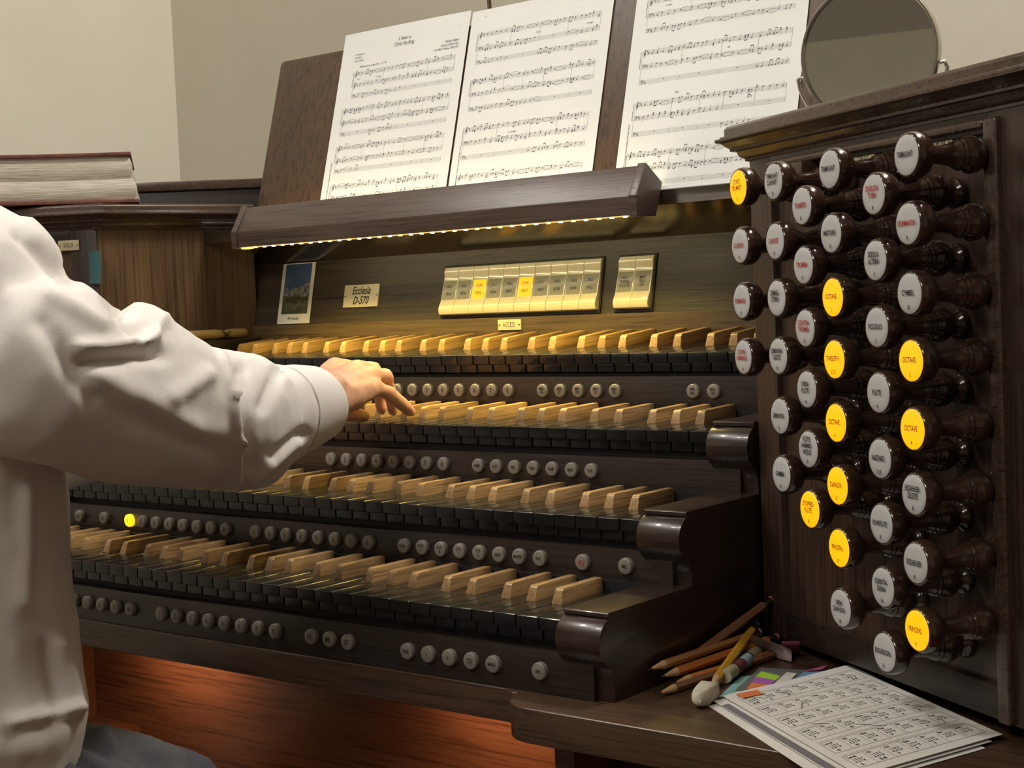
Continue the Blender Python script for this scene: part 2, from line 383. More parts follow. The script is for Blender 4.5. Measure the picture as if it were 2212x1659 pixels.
# return of the right cornice around its inner end, and of the tower behind the jamb
b = MB(); b.extr(MPROF, lambda o, u: jam(-2-o*0.9, 174+u, o), lambda o, u: Vector((48-2-o*1.2, 130, 174+u))); b.build('cornice', M['moulding'], con, bevel=0.4)
tower = [tuple(jam(0, 0, -3))[:2], tuple(jam(470, 0, -3))[:2], (455, 330), (60, 330)]
MB().prismZ(tower, 170, 198).build('tower_top', M['oak_x'], con, bevel=1)
MB().box(52, 70, -95, 330, -246, 172).build('tower_side', M['panel_oak'], con)
MB().prismZ([tuple(jam(30, 0, -45))[:2], tuple(jam(460, 0, -45))[:2], (452, 318), (85, 318)], -256.5, -246).build('tower_base', M['black'], con)
MB().prismZ([(436, -336), (452, -345), (452, 335), (436, 335)], -256.8, 172).build('tower_side', M['oak_z'], con, bevel=1)
MB().box(70, 436, 318, 334, -256.8, 172).build('tower_back', M['oak_z'], con)
# left side wall of the recess, its cornice and tower
SPA, SPB = Vector((-914, -100, 0)), Vector((-862, 112, 0)); SD = (SPB-SPA).normalized(); SN = Vector((SD.y, -SD.x, 0))
def lside(s, z, n=0.0): v = SPA+SD*s+SN*n; return Vector((v.x, v.y, z))
jbox(lside, 0, 222, -60, 178, -16, 0).build('side_panel', M['panel_oak'], con)
cornice(lside, -6, 216, 174, 'cornice', M['moulding'])
tw = [(-914, -100), tuple(ljam(470, 0))[:2], (-1330, 330), (-900, 330), (-866, 110)]
MB().prismZ([(-918, -97), tuple(ljam(470, 0, -4))[:2], (-1330, 330), (-900, 330), (-880, 110)], 170, 204).build('tower_top', M['oak_x'], con, bevel=1)
MB().prismZ([tuple(ljam(2, 0, -18))[:2], tuple(ljam(470, 0, -18))[:2], (-1276, 318), (-900, 318)], -257, 170).build('tower_base', M['black'], con)

# --- drawknobs
def knob_mesh():
    p = [(0, 10.5), (1.2, 11.6), (4.2, 11.6), (5.6, 10.2), (7, 8.2), (9, 7.6), (10.5, 8.6), (12.5, 10.6), (15.5, 12.4), (19, 13.1), (22.5, 12.5), (25, 11.1),
         (26.2, 10.6), (27, 11.1), (28, 10.9), (28.8, 9.8), (29.8, 9.5), (30.6, 10.0), (31.5, 9.6), (32.4, 8.7), (36, 7.7), (42, 6.6), (48, 6.1),
         (51.5, 6.8), (53.6, 9.2), (55.6, 12.4), (58.2, 14.7), (61.5, 15.8), (65, 16.0), (68, 15.5), (69.6, 14.7), (69.9, 14.1), (69.2, 13.9)]
    return MB().lathe(p, 36).mesh('draw_knob', M['knobwood'], world=False, smooth=50)
def face_mesh(mt):
    p = [(68.4, 13.7), (69.6, 13.75), (70.0, 13.2), (70.3, 9), (70.45, 4), (70.5, 0.3)]
    return MB().lathe(p, 36).mesh('knob_face', mt, world=False, smooth=60)
KM = knob_mesh(); FM = {0: face_mesh(M['face']), 1: face_mesh(M['facelit'])}
KN = [  # column offset, [(height, text, pitch, style)]  style: k black, r red, l lit
 (94.0, [(143.7, 'STATE\nTRUMPET', '8', 'l'), (96.3, 'CLAIRON', '4', 'r'), (51.3, 'BOMBARDE', '8', 'r'), (6.0, 'CONTRA\nBOMBARDE', '16', 'r')]),
 (150.4, [(143.5, 'TREMULANT\nCLARINET', '8', 'k'), (97.1, 'CLARINET', '8', 'r'), (53.0, 'ZIMBEL-\nSTERN', '', 'k'), (7.8, 'GEMSHORN\nCELESTE', '8', 'k'),
          (-39.3, 'GEMSHORN', '8', 'k'), (-85.0, 'GAMBA', '8', 'k')]),
 (191.6, [(121.5, 'TROMPETE', '8', 'r'), (77.0, 'TROMBA', '8', 'r'), (29.7, 'CONTRA\nTROMBA', '16', 'r'), (-16.6, 'OPEN\nFLUTE', '4', 'k'),
          (-62.1, 'FLÛTE\nHARMO-\nNIQUE', '8', 'k'), (-108.0, 'STOPPED\nFLUTE', '8', 'l')]),
 (231.4, [(145.2, 'TREMULANT', '', 'k'), (98.7, 'MIXTURE', 'IV', 'k'), (52.4, 'OCTAVE', '2', 'l'), (7.1, 'TWELFTH', '2 2/3', 'l'), (-39.5, 'OCTAVE', '4', 'l'),
          (-85.9, 'DIAPASON', '8', 'l'), (-132.3, 'PRINCIPAL', '8', 'l'), (-177.2, 'OPEN\nDIAPASON', '16', 'k')]),
 (287.2, [(122.7, 'ENGLISH\nTUBA', '8', 'r'), (77.0, 'SESQUI-\nALTERA', 'II', 'k'), (30.6, 'PICCOLO', '2', 'k'), (-15.3, 'FLUTE', '4', 'k'), (-61.4, 'NAZARD', '2 2/3', 'k'),
          (-107.4, 'ROHRFLUTE', '8', 'k'), (-152.5, 'QUINTA-\nDENA', '16', 'k'), (-198.9, 'BOURDON', '16', 'k')]),
 (327.0, [(145.6, 'TREMULANT', '', 'k'), (99.9, 'KRUMMHORN', '8', 'r'), (53.3, 'CYMBEL', 'III', 'k'), (8.2, 'OCTAVE', '2', 'l'), (-38.0, 'OCTAVE', '4', 'l'),
          (-82.5, 'ERZAEHLER\nCELESTE', '8', 'k'), (-129.5, 'ERZAEHLER', '8', 'k'), (-175.6, 'PRINCIPAL', '8', 'l')])]
UP = Vector((0, 0, 1))
for s0, lst in KN:
    for z, tx, pt, st in lst:
        s = s0+z*0.011
        mw = basis(JU, UP, JN, jam(s, z, -3))
        kn = inst('draw_knob', KM, mw, con)
        kn['label'] = ('lit amber' if st == 'l' else 'white') + ' faced turned wood stop knob reading ' + tx.replace('-\n', '').replace('\n', ' ').lower() + ((' ' + pt) if pt else '')
        inst('knob_face', FM[st == 'l'], mw, kn)
        ink = M['ambink'] if st == 'l' else M['redink'] if st == 'r' else M['ink']
        n = tx.count('\n')
        inst('lettering', text_mesh(tx, 5.3, ink, 0.60 if max(len(q) for q in tx.split('\n')) > 7 else 0.72, bold=0.10), mw @ Matrix.Translation((0, 0.0005+0.0012*n, 0.0712)), kn)
        if pt: inst('lettering', text_mesh(pt, 4.2, M['redink'] if (st == 'r' and s0 < 200 and tx.startswith('CONTRA')) else (M['ambink'] if st == 'l' else M['ink']), 0.75, bold=0.05), mw @ Matrix.Translation((0, -0.0092, 0.0709)), kn)
# --- division plates
def plate(name, tx, mw, w, h, size, pins=True, **k):
    b = MB().add(*_boxv(-w/2, w/2, -h/2, h/2, 0, 2.2)); me = b.mesh(name, M['ivory'], bevel=0.3, world=False)
    o = inst(name, me, mw, con)
    inst('lettering', text_mesh(tx, size, M['ink'], **k), mw @ Matrix.Translation((0, 0, 0.0024)), o)
    if pins:
        pm = MB().lathe([(1.9, 1.1), (2.9, 1.0), (3.1, 0.5)], 12).mesh('pin', M['brass'], world=False)
        for sx in (-1, 1): inst('pin', pm, mw @ Matrix.Translation((sx*(w/2-2.6)/1000, 0, 0)), o)
    return o
def jblock(s): return basis(JU, UP, JN, jam(s, 158.5, 8.2))
plate('division_plate', 'GREAT', basis(JU, UP, JN, jam(178, 157.5, 0.0)), 31, 13, 8.0, squeeze=0.62)
plate('division_plate', 'CHOIR', basis(JU, UP, JN, jam(275.5, 158.5, 0.0)), 29, 13, 8.0, squeeze=0.62)
plate('division_plate', 'SOLO', basis(-LA, UP, LN, tuple(ljam(37.3, 155, 3.2))), 28, 13, 8.0, squeeze=0.66)
jbox(jam, 84, 110, 150, 163, -3, 16).build('wood_block', M['moulding'], con, bevel=1)
plate('division_plate', 'SWELL', basis(JU, UP, JN, jam(82, 154, 0.0)), 29, 13, 8.0, squeeze=0.62)
FWD = Vector((0, -1, 0)); XX = Vector((1, 0, 0))
plate('division_plate', 'ACCESS.', basis(XX, UP, FWD, (-409.5, 109.9, 31.6)), 35, 12.4, 8.4, squeeze=0.62)
NBU = Vector((0, math.sin(R_(12.6)), math.cos(R_(12.6)))); NBN = Vector((0, -math.cos(R_(12.6)), math.sin(R_(12.6))))
def nbp(x, v, n=0.0): return Vector((x, 112, 40))+NBU*v+NBN*n
plate('name_plate', 'Ecclesia\nD-570', basis(XX, NBU, NBN, nbp(-662, 35, 0)), 62, 29.5, 14.5, squeeze=0.74, shear=0.32, bold=0.25, line=0.9)
# --- coupler tabs
TP = [(1.0, 0), (1.5, 7.5), (5, 9.6), (9, 10.0), (13, 9.2), (17, 7.4), (20, 6.8), (43, 5.0), (47, 4.4), (51, 4.8), (54, 5.6), (58, 5.4), (61, 3.6), (62, 0)]
tb = MB(); tb.extr(TP, lambda v, n: (-11.7, v, n), lambda v, n: (11.7, v, n)); TABM = tb.mesh('coupler_tab', M['tab'], bevel=0.9, seg=3, world=False)
lb = MB(); lb.extr([(19.8, 6.0), (19.8, 7.1), (43.4, 5.3), (43.4, 4.0)], lambda v, n: (-10.2, v, n), lambda v, n: (10.2, v, n))
LBM = {0: lb.mesh('label_plate', M['tablabel'], bevel=0.2, world=False), 1: lb.mesh('label_plate', M['tablit'], bevel=0.2, world=False)}
names = ['GREAT\n-\nPEDAL', 'SWELL\n-\nPEDAL', 'CHOIR\n-\nPEDAL', 'SOLO\n-\nPEDAL', 'SWELL\n-\nGREAT', 'CHOIR\n-\nGREAT', 'SOLO\n-\nGREAT', 'SWELL\n-\nCHOIR', 'SOLO\n-\nCHOIR', 'SOLO\n-\nSWELL']
tabs = [(-518.5+23.72*(i+0.5), names[i], i in (2, 5)) for i in range(10)]+[(-257+23.4*0.5, 'ANTI-\nPHONAL\nSOLO ON', 0), (-257+23.4*1.5, 'MAIN\nSOLO\nOFF', 0)]
tilt = math.atan2(1.8, 23)
for x, tx, lit in tabs:
    mw = basis(XX, NBU, NBN, nbp(x, 3.5, 0)); t = inst('coupler_tab', TABM, mw, con)
    inst('label_plate', LBM[int(lit)], mw, t)
    inst('lettering', text_mesh(tx, 5.0, M['ambink'] if lit else M['ink'], 0.62, bold=0.08), mw @ Matrix.Translation((0, 0.0316, 0.0063)) @ Matrix.Rotation(-tilt, 4, 'X'), t)
for x0, x1 in ((-521, -279), (-260, -208)):
    bz = MB(); P = [nbp(x, v, n) for n in (0.0, 2.0) for x, v in ((x0, 1.5), (x1, 1.5), (x1, 67.5), (x0, 67.5))]
    bz.add(P, [(0, 1, 2, 3), (7, 6, 5, 4), (0, 4, 5, 1), (1, 5, 6, 2), (2, 6, 7, 3), (3, 7, 4, 0)]); bz.build('tab_bezel', M['black'], con, bevel=0.8)
# --- thumb pistons
PM = {}
for k, mt in ((0, M['piston']), (1, M['pistonlit'])):
    PM[k] = MB().lathe([(-2, 7.3), (3.2, 7.3), (4.2, 6.9), (4.6, 6.0), (4.65, 0.3)], 28).mesh('thumb_piston', mt, world=False, smooth=50)
num = [str(i) for i in range(1, 9)]
P0, PP = -492.2, 23.8
ROWS = {4: (-38.8, [(i, num[i]) for i in range(8)]+[(9+i, 'MIDI\n'+t) for i, t in enumerate(('CH', 'GT', 'SW', 'SO', 'PD'))]+[(17, 'PIPE\nON'), (18, 'ENC.\nON')]),
        3: (-40.8, [(i, num[i]) for i in range(8)]+[(9+i, t) for i, t in enumerate(('CHIMES', 'FLUTE', 'PRPL.', 'TUBA', 'TRUMP', 'BRASS', 'CLAR.'))]),
        2: (-40.9, [(-13, 'GO'), (-11, 'TUTTI')]+[(-9+i, num[i]) for i in range(8)]+[(i, num[i]) for i in range(8)]
            + [(9+i, t) for i, t in enumerate(('CORNO', 'SOLO\nI', 'SOLO\nII', 'TUTTI\nI', 'TUTTI\nII', 'HARP', 'MAN/PED', 'ENC'))]+[(18, 'RQ'), (19.93, 'MEL')]),
        1: (-43.9, [(-9+i, num[i]) for i in range(8)]+[(-0.55+i, num[i]) for i in range(8)]+[(8.55+i, t) for i, t in enumerate(('CR', 'MB', 'CF'))]
            + [(13.6+i, t) for i, t in enumerate(('TRANS.', '-', '+', 'CR', 'MENU'))]+[(19.65, 'SPK')])}
for mnl, (dz, lst) in ROWS.items():
    for i, tx in lst:
        x = P0+PP*i
        if mnl == 1:
            x = {True: -652.2+24.3*(i+6)}.get(i < -0.9, -505+24.06*(i+0.55) if i < 8 else (-288.4+23.6*(i-8.55) if i < 13 else (-168.5+24.07*(i-13.6) if i < 19 else -23.7)))
        lit = mnl == 2 and i == -9
        mw = basis(XX, UP, FWD, (x, MY[mnl]+2, MZ[mnl]+dz)); o = inst('thumb_piston', PM[int(lit)], mw, con)
        L = max(len(q) for q in tx.split('\n'))
        inst('lettering', text_mesh(tx, 7.0 if L == 1 else (6.4 if L == 2 and '\n' not in tx else 4.2), M['redink'] if tx == 'RQ' else M['ambink'] if lit else M['ink'], 0.72 if L < 5 else 0.55, bold=0.06),
             mw @ Matrix.Translation((0, 0, 0.0049)), o)
# --- under-desk lamps lighting the knee panel
for x in (-640, -175):
    lm = MB().box(x-70, x+70, -262, -240, -297, -285.2).build('knee_lamp', M['black'], con, bevel=1)
    d = bpy.data.lights.new('knee_lamp_light', 'AREA'); d.shape = 'RECTANGLE'; d.size = 0.13; d.size_y = 0.015; d.energy = 0.42; d.color = (1.0, 0.62, 0.32)
    o = bpy.data.objects.new('knee_lamp_light', d); COL.objects.link(o); o.location = V(x, -251, -298); o.rotation_euler = (R_(28), 0, 0)

# ================================================================== MUSIC LIGHT BAR
bar = empty('music_light_bar', (-453, 20, 169), 'dark oak light bar with glowing LED strip in front of the music', 'lamp')
BX0, BX1 = -760, -157
body = [(-0.5, 142), (-0.5, 161), (17.5, 193), (20, 191), (4, 160), (4, 142)]
MB().prismX(body, BX0, BX1).build('housing', M['bar_oak'], bar, bevel=0.8)
capp = [(-2, 140), (-2, 162), (18, 195.5), (47.0, 176), (33, 141)]
for x0, x1 in ((BX0-10, BX0), (BX1, BX1+10)):
    MB().prismX(capp, x0, x1).build('end_cap', M['bar_oak'], bar, bevel=0.6)
M['ledstrip'] = plain('glowing strip', (0.6, 0.5, 0.25), 0.4, emit=(1.0, 0.70, 0.20), es=0.9)
strip = MB().box(BX0, BX1, 4.3, 9.5, 141.2, 142.6).build('led_strip', M['ledstrip'], bar)
M['led'] = plain('glowing diode', (1, 0.9, 0.6), 0.4, emit=(1.0, 0.78, 0.36), es=14)
M['led_glare'] = plain('strip end glare', (1, 0.8, 0.3), 0.4, emit=(1.0, 0.66, 0.10), es=2.2)
ledm = MB().add(*_boxv(-1.8, 1.8, -1.3, 1.3, -0.5, 0.5)).mesh('diode', M['led'], world=False)
for i in range(36):
    inst('diode', ledm, Matrix.Translation(V(BX0+10+i*(BX1-BX0-20)/35, 6.0, 140.8)), strip)
MB().lathe([(-1.6, 0.6), (-1.2, 0.9), (0, 1.0), (1.2, 0.9), (1.6, 0.6)], 20, lambda x, y, z: (BX0+12+x*11, 5.5+y*4.5, 140.4+z*0.6)).build('end_glare', M['led_glare'], strip, smooth=60)  # emissive oval standing in for glare at the strip's left end
def lamp(name, loc, rx, power, sx, sy, col):
    d = bpy.data.lights.new(name, 'AREA'); d.shape = 'RECTANGLE'; d.size = sx/1000; d.size_y = sy/1000; d.energy = power; d.color = col
    o = bpy.data.objects.new(name, d); COL.objects.link(o); o.location = V(*loc); o.rotation_euler = (R_(rx), 0, 0); return o
LEDC = (1.0, 0.75, 0.17)
lamp('led_strip_light', ((BX0+BX1)/2, 7.6, 139.8), 0, 2.4, BX1-BX0-10, 5, LEDC).data.spread = R_(118)
lamp('led_page_light', ((BX0+BX1)/2, 13, 152), 115, 0.35, BX1-BX0-10, 5, (1.0, 0.88, 0.52))

# ================================================================== SHEET MUSIC
def page(x0, x1, v1, label, systems, sx0, sx1, seed, texts, margin):
    rnd = random.Random(seed); N = 10
    pb = MB(); vs = []; fs = []
    for k in range(2):
        for j in range(N+1):
            for i in range(N+1):
                fx, fv = i/N, j/N
                curl = 1.2*math.sin(fx*math.pi)*fv + 2.2*fv*fv*(fx-0.5)**2
                vs.append(desk(x0+(x1-x0)*fx, 0.4+v1*fv, 0.6+curl+(0.25 if k else 0)))
    S = (N+1)**2
    for j in range(N):
        for i in range(N):
            a = j*(N+1)+i; fs.append((a, a+N+1, a+N+2, a+1)); fs.append((S+a, S+a+1, S+a+N+2, S+a+N+1))
    rim = [i for i in range(N+1)]+[j*(N+1)+N for j in range(1, N+1)]+[N*(N+1)+i for i in range(N-1, -1, -1)]+[j*(N+1) for j in range(N-1, 0, -1)]
    for a, c in zip(rim, rim[1:]+rim[:1]): fs.append((a, c, S+c, S+a))
    pb.add(vs, fs); o = pb.build('sheet_music', M['paper'], None, smooth=60); props(o, label, 'sheet music', 'pages on the music desk')
    ink = MB()
    def at(x, v):
        fx, fv = (x-x0)/(x1-x0), v/v1
        return desk(x, v, 0.95+1.2*math.sin(fx*math.pi)*fv+2.2*fv*fv*(fx-0.5)**2)
    def quad(a, b_, c, d): ink.add([at(*a), at(*b_), at(*c), at(*d)], [(0, 1, 2, 3)])
    def hline(xa, xb, v, t=0.15):
        n = 6
        for i in range(n):
            a, c = xa+(xb-xa)*i/n, xa+(xb-xa)*(i+1)/n; quad((a, v-t/2), (c, v-t/2), (c, v+t/2), (a, v+t/2))
    def vline(x, va, vb, t=0.24): quad((x-t/2, va), (x+t/2, va), (x+t/2, vb), (x-t/2, vb))
    def stroke(pts, t):
        for (xa, va), (xb, vb) in zip(pts, pts[1:]):
            L = math.hypot(xb-xa, vb-va) or 1; nx, nv = -(vb-va)/L*t/2, (xb-xa)/L*t/2
            quad((xa-nx, va-nv), (xb-nx, vb-nv), (xb+nx, vb+nv), (xa+nx, va+nv))
    def head(x, v, r=0.95): ink.add([at(x+r*math.cos(a*0.7854)*1.05, v+0.74*r*math.sin(a*0.7854)+0.25*r*math.cos(a*0.7854)) for a in range(8)], [tuple(range(8))])
    def treble(x, v):
        stroke([(x+.2, v-4.4), (x-.6, v-4.6), (x-.6, v-3.8), (x+.3, v-3.9), (x+.3, v+3.2), (x+.8, v+4.2), (x+1.1, v+3.2), (x+.2, v+1.2), (x-1.1, v-.4), (x-.9, v-1.9), (x+.3, v-2.3), (x+1.4, v-1.6), (x+1.2, v-.4), (x+.2, v-.2), (x-.3, v-1)], 0.55)
    def bass(x, v):
        stroke([(x-.8, v+.9), (x-.5, v+1.7), (x+.4, v+2.1), (x+1.2, v+1.3), (x+1.0, v-.3), (x-.7, v-1.9)], 0.6); head(x-.6, v+1, .5); head(x+2, v+1.6, .3); head(x+2, v+.5, .3)
    def sharpsign(x, v):
        vline(x-.35, v-1.3, v+1.3, .22); vline(x+.35, v-1.4, v+1.2, .22); stroke([(x-.8, v+.3), (x+.8, v+.7)], .38); stroke([(x-.8, v-.7), (x+.8, v-.3)], .38)
    H = 2.4; SP = 1.2
    for si, (va, vb, vc) in enumerate(systems):
        a0 = sx0[si]
        stroke([(a0-1.6, va+H), (a0-2.3, va), (a0-1.9, (va+vb)/2+1), (a0-2.9, (va+vb)/2), (a0-1.9, (va+vb)/2-1), (a0-2.3, vb), (a0-1.6, vb-H)], 0.55)
        vline(a0, vc-H, va+H)
        nb_ = rnd.choice((4, 5, 5)); bars = sorted(a0+12+(sx1-a0-12)*(k+rnd.uniform(-.12, .12))/nb_ for k in range(1, nb_))+[sx1]
        for sti, v in enumerate((va, vb, vc)):
            if v < 2.6: continue
            for k in range(5): hline(a0, sx1, v-H+k*SP)
            (bass if (sti == 2 or (sti == 1 and seed > 1)) else treble)(a0+2.6, v)
            for k, dv in enumerate((1.6, -0.3)): sharpsign(a0+6+k*1.7, v+dv-(1 if sti == 2 else 0))
            xa = a0+11
            for bi, xb in enumerate(bars):
                if sti < 2: vline(xb, vb-H, va+H) if sti == 0 else None
                else: vline(xb, v-H, v+H)
                x = xa+1.5; room = xb-xa
                mode = rnd.random()
                if (sti == 2 and mode < 0.55) or mode < 0.08:
                    quad((xa+room*.5-1, v+.5), (xa+room*.5+1, v+.5), (xa+room*.5+1, v+1.2), (xa+room*.5-1, v+1.2))
                else:
                    while x < xb-2.5:
                        c = rnd.random(); h = v+rnd.choice((-2, -1, 0, 1, 2, 3))*SP/2*1.2; upst = h <= v
                        dst = 1 if upst else -1
                        if c < 0.34 and x < xb-7:
                            h2 = h+rnd.choice((-1, 0, 1))*SP/2; st = 5.2
                            for hx, hv in ((x, h), (x+3.3, h2)):
                                head(hx, hv)
                                if sti < 2 and rnd.random() < .35: head(hx, hv-2.4*dst*-1 if False else hv-1.8)
                                vline(hx+0.85*dst, min(hv, hv+st*dst), max(hv, hv+st*dst), .26)
                            xs = 0.85*dst; e1, e2 = h+st*dst, h2+st*dst
                            quad((x+xs, e1-.45), (x+3.3+xs, e2-.45), (x+3.3+xs, e2+.45), (x+xs, e1+.45)); x += 7.6
                        elif c < 0.88 or x > xb-7:
                            head(x, h); vline(x+.85*dst, min(h, h+5*dst), max(h, h+5*dst), .26)
                            if sti < 2 and rnd.random() < .3: head(x, h-1.8*dst)
                            x += rnd.uniform(4.5, 8.5)
                        else:
                            head(x, h); L = min(10, xb-x-2)
                            for q in (1, -1): stroke([(x+1, h+q*1.2), (x+1+L*.25, h+q*2.2), (x+1+L*.75, h+q*2.2), (x+1+L, h+q*1.2)], .3)
                            x += L+3
                xa = xb
    for tx, x, v, size, al, sq in texts:
        text_into(ink, tx, size, lambda a, c: at(x+a, v+c), sq, al)
    text_into(ink, margin, 3.0, lambda a, c: at(x0+10.5-c, 14+a), 0.62, 'LEFT')
    po = ink.build('printed_notation', M['print'], o, smooth=0)
    return o
TX1 = [('2. Fanfare to', -563, 230, 5.8, 'CENTER', .72), ('Christ the King', -563, 223, 7.4, 'CENTER', .72), ('Charles Callahan', -472, 214.6, 4.4, 'RIGHT', .75),
       ('Based on CHRISTUS REX', -472, 209.8, 3.8, 'RIGHT', .7), ('David McK. Williams, 1887-1979', -472, 205.4, 4.0, 'RIGHT', .72),
       ('Gt: Grosjeu mf', -647, 219, 3.5, 'LEFT', .75), ('Sw: Reeds f', -647, 214.8, 3.5, 'LEFT', .75), ('Ped: To balance', -647, 210.4, 3.5, 'LEFT', .75),
       ('Maestoso ma non troppo lento   = ca. 100', -635, 201.5, 3.7, 'LEFT', .72), ('3', -473, 231, 3, 'CENTER', .8), ('non legato', -600, 184.5, 2.6, 'CENTER', .8), ('Sw. f', -637, 185, 3, 'LEFT', .8)]
MARG = 'Aurora, Colorado 80015. Document 1 copy (not a license). printed rights reserved'
page(-671, -459, 249, 'white sheet with the titled first page of music beside bare desk wood', [(192.6, 177.5, 163), (144.2, 128.3, 113.4), (94.6, 78.2, 64.5), (43.6, 28.8, 14)],
     (-643, -653.5, -653.5, -653.5), -474.5, 1, TX1, MARG)
page(-455.5, -247, 246, 'white untitled music sheet butted against the titled first page', [(214, 196.8, 180), (156, 139.8, 121.7), (96.3, 79.9, 62.3), (38, 22, 6)],
     (-440, -441, -442, -442.4), -262, 2, [('4', -434, 237, 3, 'CENTER', .8), ('Sw. f', -352, 205, 3.4, 'LEFT', .8), ('Gt. mf legato', -375, 87, 3.0, 'LEFT', .8), ('non legato', -276, 205, 2.6, 'CENTER', .8)], MARG)
page(-215.5, -2, 249, 'white music sheet standing apart next to the round mirror', [(216, 200, 182.7), (157, 141.3, 123.6), (98, 83, 65), (41.5, 25.5, 9)],
     (-198, -198.5, -200, -201), -17, 3, [('Solo', -148, 107, 3.4, 'CENTER', .8), ('Gt. ff', -62, 91, 3.6, 'LEFT', .8), ('non legato', -172, 209, 2.6, 'CENTER', .8), ('mf', -90, 149, 3.4, 'CENTER', .8)], MARG)

# ================================================================== MIRROR
mc = Vector((84, 58, 279)); MR = 66
mir = empty('round_mirror', (84, 62, 198), 'round chrome rimmed vanity mirror on a wire yoke stand', 'mirror')
az = R_(8); el = R_(-3)
mn = Vector((math.sin(az)*math.cos(el), -math.cos(az)*math.cos(el), math.sin(el))); mr_ = Vector((math.cos(az), math.sin(az), 0)); mu_ = mn.cross(mr_)*1.0
if mu_.z < 0: mu_ = -mu_
def mloc(x, y, z): return mc+mr_*x+mu_*y+mn*z
MB().lathe([(-1.0, MR-3), (1.2, MR-3)], 64, mloc).build('mirror_glass', M['mirror'], mir, smooth=30)
MB().lathe([(-9, MR-6), (-10, MR-3), (-9, MR), (3.0, MR+0.8), (4.2, MR), (4.2, MR-1.6), (2.4, MR-2.6), (-1.5, MR-3.2)], 64, mloc).build('mirror_rim', M['chrome'], mir, smooth=40)
yk = [mloc((MR+5)*math.cos(R_(a)), (MR+5)*math.sin(R_(a)), -2-6*abs(math.sin(R_(a)))) for a in range(180+15, 361-15+1, 10)]
yk = [mloc(-MR+0.5, -16, -2), mloc(-MR-3.5, -15, -2)]+[mloc((MR+7)*math.cos(R_(a)), -12+(MR-2)*math.sin(R_(a)), -3) for a in range(184, 357, 8)]+[mloc(MR+3.5, -15, -2), mloc(MR-0.5, -16, -2)]
MB().tube(yk, 1.9, 10, upv=(0, 1, 0)).build('mirror_yoke', M['chrome'], mir, smooth=60)
b = MB(); b.lathe([(198.2, 30), (201, 30), (203, 24), (204, 5), (206, 4.2), (210, 4)], 40, lambda x, y, z: (mc.x+x*0.9, mc.y+8+y*0.9, z)); b.build('mirror_foot', M['chrome'], mir, smooth=50)

# ================================================================== BOOK on the left tower
bk = empty('hymnal', (-1010, -60, 206), 'thick worn red cover book with sagging cream page edges', 'book')
BC = Vector((-893, -55, 0)); BL, BN = Vector((-0.62, -0.785, 0)), Vector((-0.785, 0.62, 0))
def bp(l, d, z): v = BC+BL*l+BN*d; return Vector((v.x, v.y, z+1.5))
def bslab(l0, l1, d0, d1, z0, z1, mb=None, warp=0.0):
    mb = mb or MB(); N = 12; vs = []; fs = []
    for i in range(N+1):
        l = l0+(l1-l0)*i/N; wv = warp*math.sin(i/N*math.pi*1.3)
        vs += [bp(l, d0, z0+wv), bp(l, d1, z0+wv), bp(l, d1, z1+wv), bp(l, d0, z1+wv)]
    for i in range(N):
        for k in range(4): a = i*4+k; c = i*4+(k+1) % 4; fs.append((a, c, c+4, a+4))
    fs += [(3, 2, 1, 0), tuple(N*4+k for k in range(4))]
    return mb.add(vs, fs)
M['cover'] = mottled('worn red cloth', (0.10, 0.030, 0.024), (0.19, 0.065, 0.05), 0.75, 60, 0.3)
M['pages'] = mottled('cream page edges', (0.40, 0.36, 0.29), (0.66, 0.61, 0.51), 0.85, 30, 0.5, 5, (1.2, 1.2, 22))
bslab(-6, 300, -4, 215, 206, 210.5).build('cover_board', M['cover'], bk, bevel=1.2)
bslab(1, 300, -3, 215, 267, 271.5, None, -1.2).build('cover_board', M['cover'], bk, bevel=1.2)
for z0, z1, e in ((210.8, 237.5, -4.5), (237.5, 266.5, 0.0)):
    pb = MB(); N = 14; prof = []
    for i in range(9):                                # bulging corner of each half of the block
        t = i/8; prof.append((z0+(z1-z0)*t, 6*(1-math.sin(math.pi*(0.08+0.84*t)))))
    vs = []; fs = []
    for i in range(N+1):
        l = 300*i/N; sag = -1.6*math.sin(l/300*4)
        for z, ins in prof: vs.append(bp(l+(ins+e if i == 0 else 0), (0.6*ins if i else 0.9*ins), z+(sag if 210.8 < z < 266 else 0)))
        for z, ins in reversed(prof): vs.append(bp(l+(ins+e if i == 0 else 0), 208, z+(sag if 210.8 < z < 266 else 0)))
    K = 18
    for i in range(N):
        for k in range(K): a = i*K+k; c = i*K+(k+1) % K; fs.append((a, c, c+K, a+K))
    fs += [tuple(range(K-1, -1, -1)), tuple(N*K+k for k in range(K))]
    pb.add(vs, fs).build('page_block', M['pages'], bk, smooth=50)
bslab(296, 304, -4, 215, 206, 271).build('cover_spine', M['cover'], bk, bevel=2)

# ================================================================== SMALL THINGS
def sheet(name, fn, nu, nv, th, mt, nrm, label, cat, group=None, parent=None):
    vs = []; fs = []; n = (nu+1)*(nv+1)
    for k in range(2):
        for j in range(nv+1):
            for i in range(nu+1): vs.append(Vector(fn(i/nu, j/nv))+Vector(nrm)*(th*k))
    for j in range(nv):
        for i in range(nu):
            a = j*(nu+1)+i; fs.append((a, a+nu+1, a+nu+2, a+1)); fs.append((n+a, n+a+1, n+a+nu+2, n+a+nu+1))
    rim = [i for i in range(nu+1)]+[j*(nu+1)+nu for j in range(1, nv+1)]+[nv*(nu+1)+i for i in range(nu-1, -1, -1)]+[j*(nu+1) for j in range(nv-1, 0, -1)]
    for a, c in zip(rim, rim[1:]+rim[:1]): fs.append((a, c, n+c, n+a))
    o = MB().add(vs, fs).build(name, mt, parent, smooth=60)
    if label: props(o, label, cat, group)
    return o
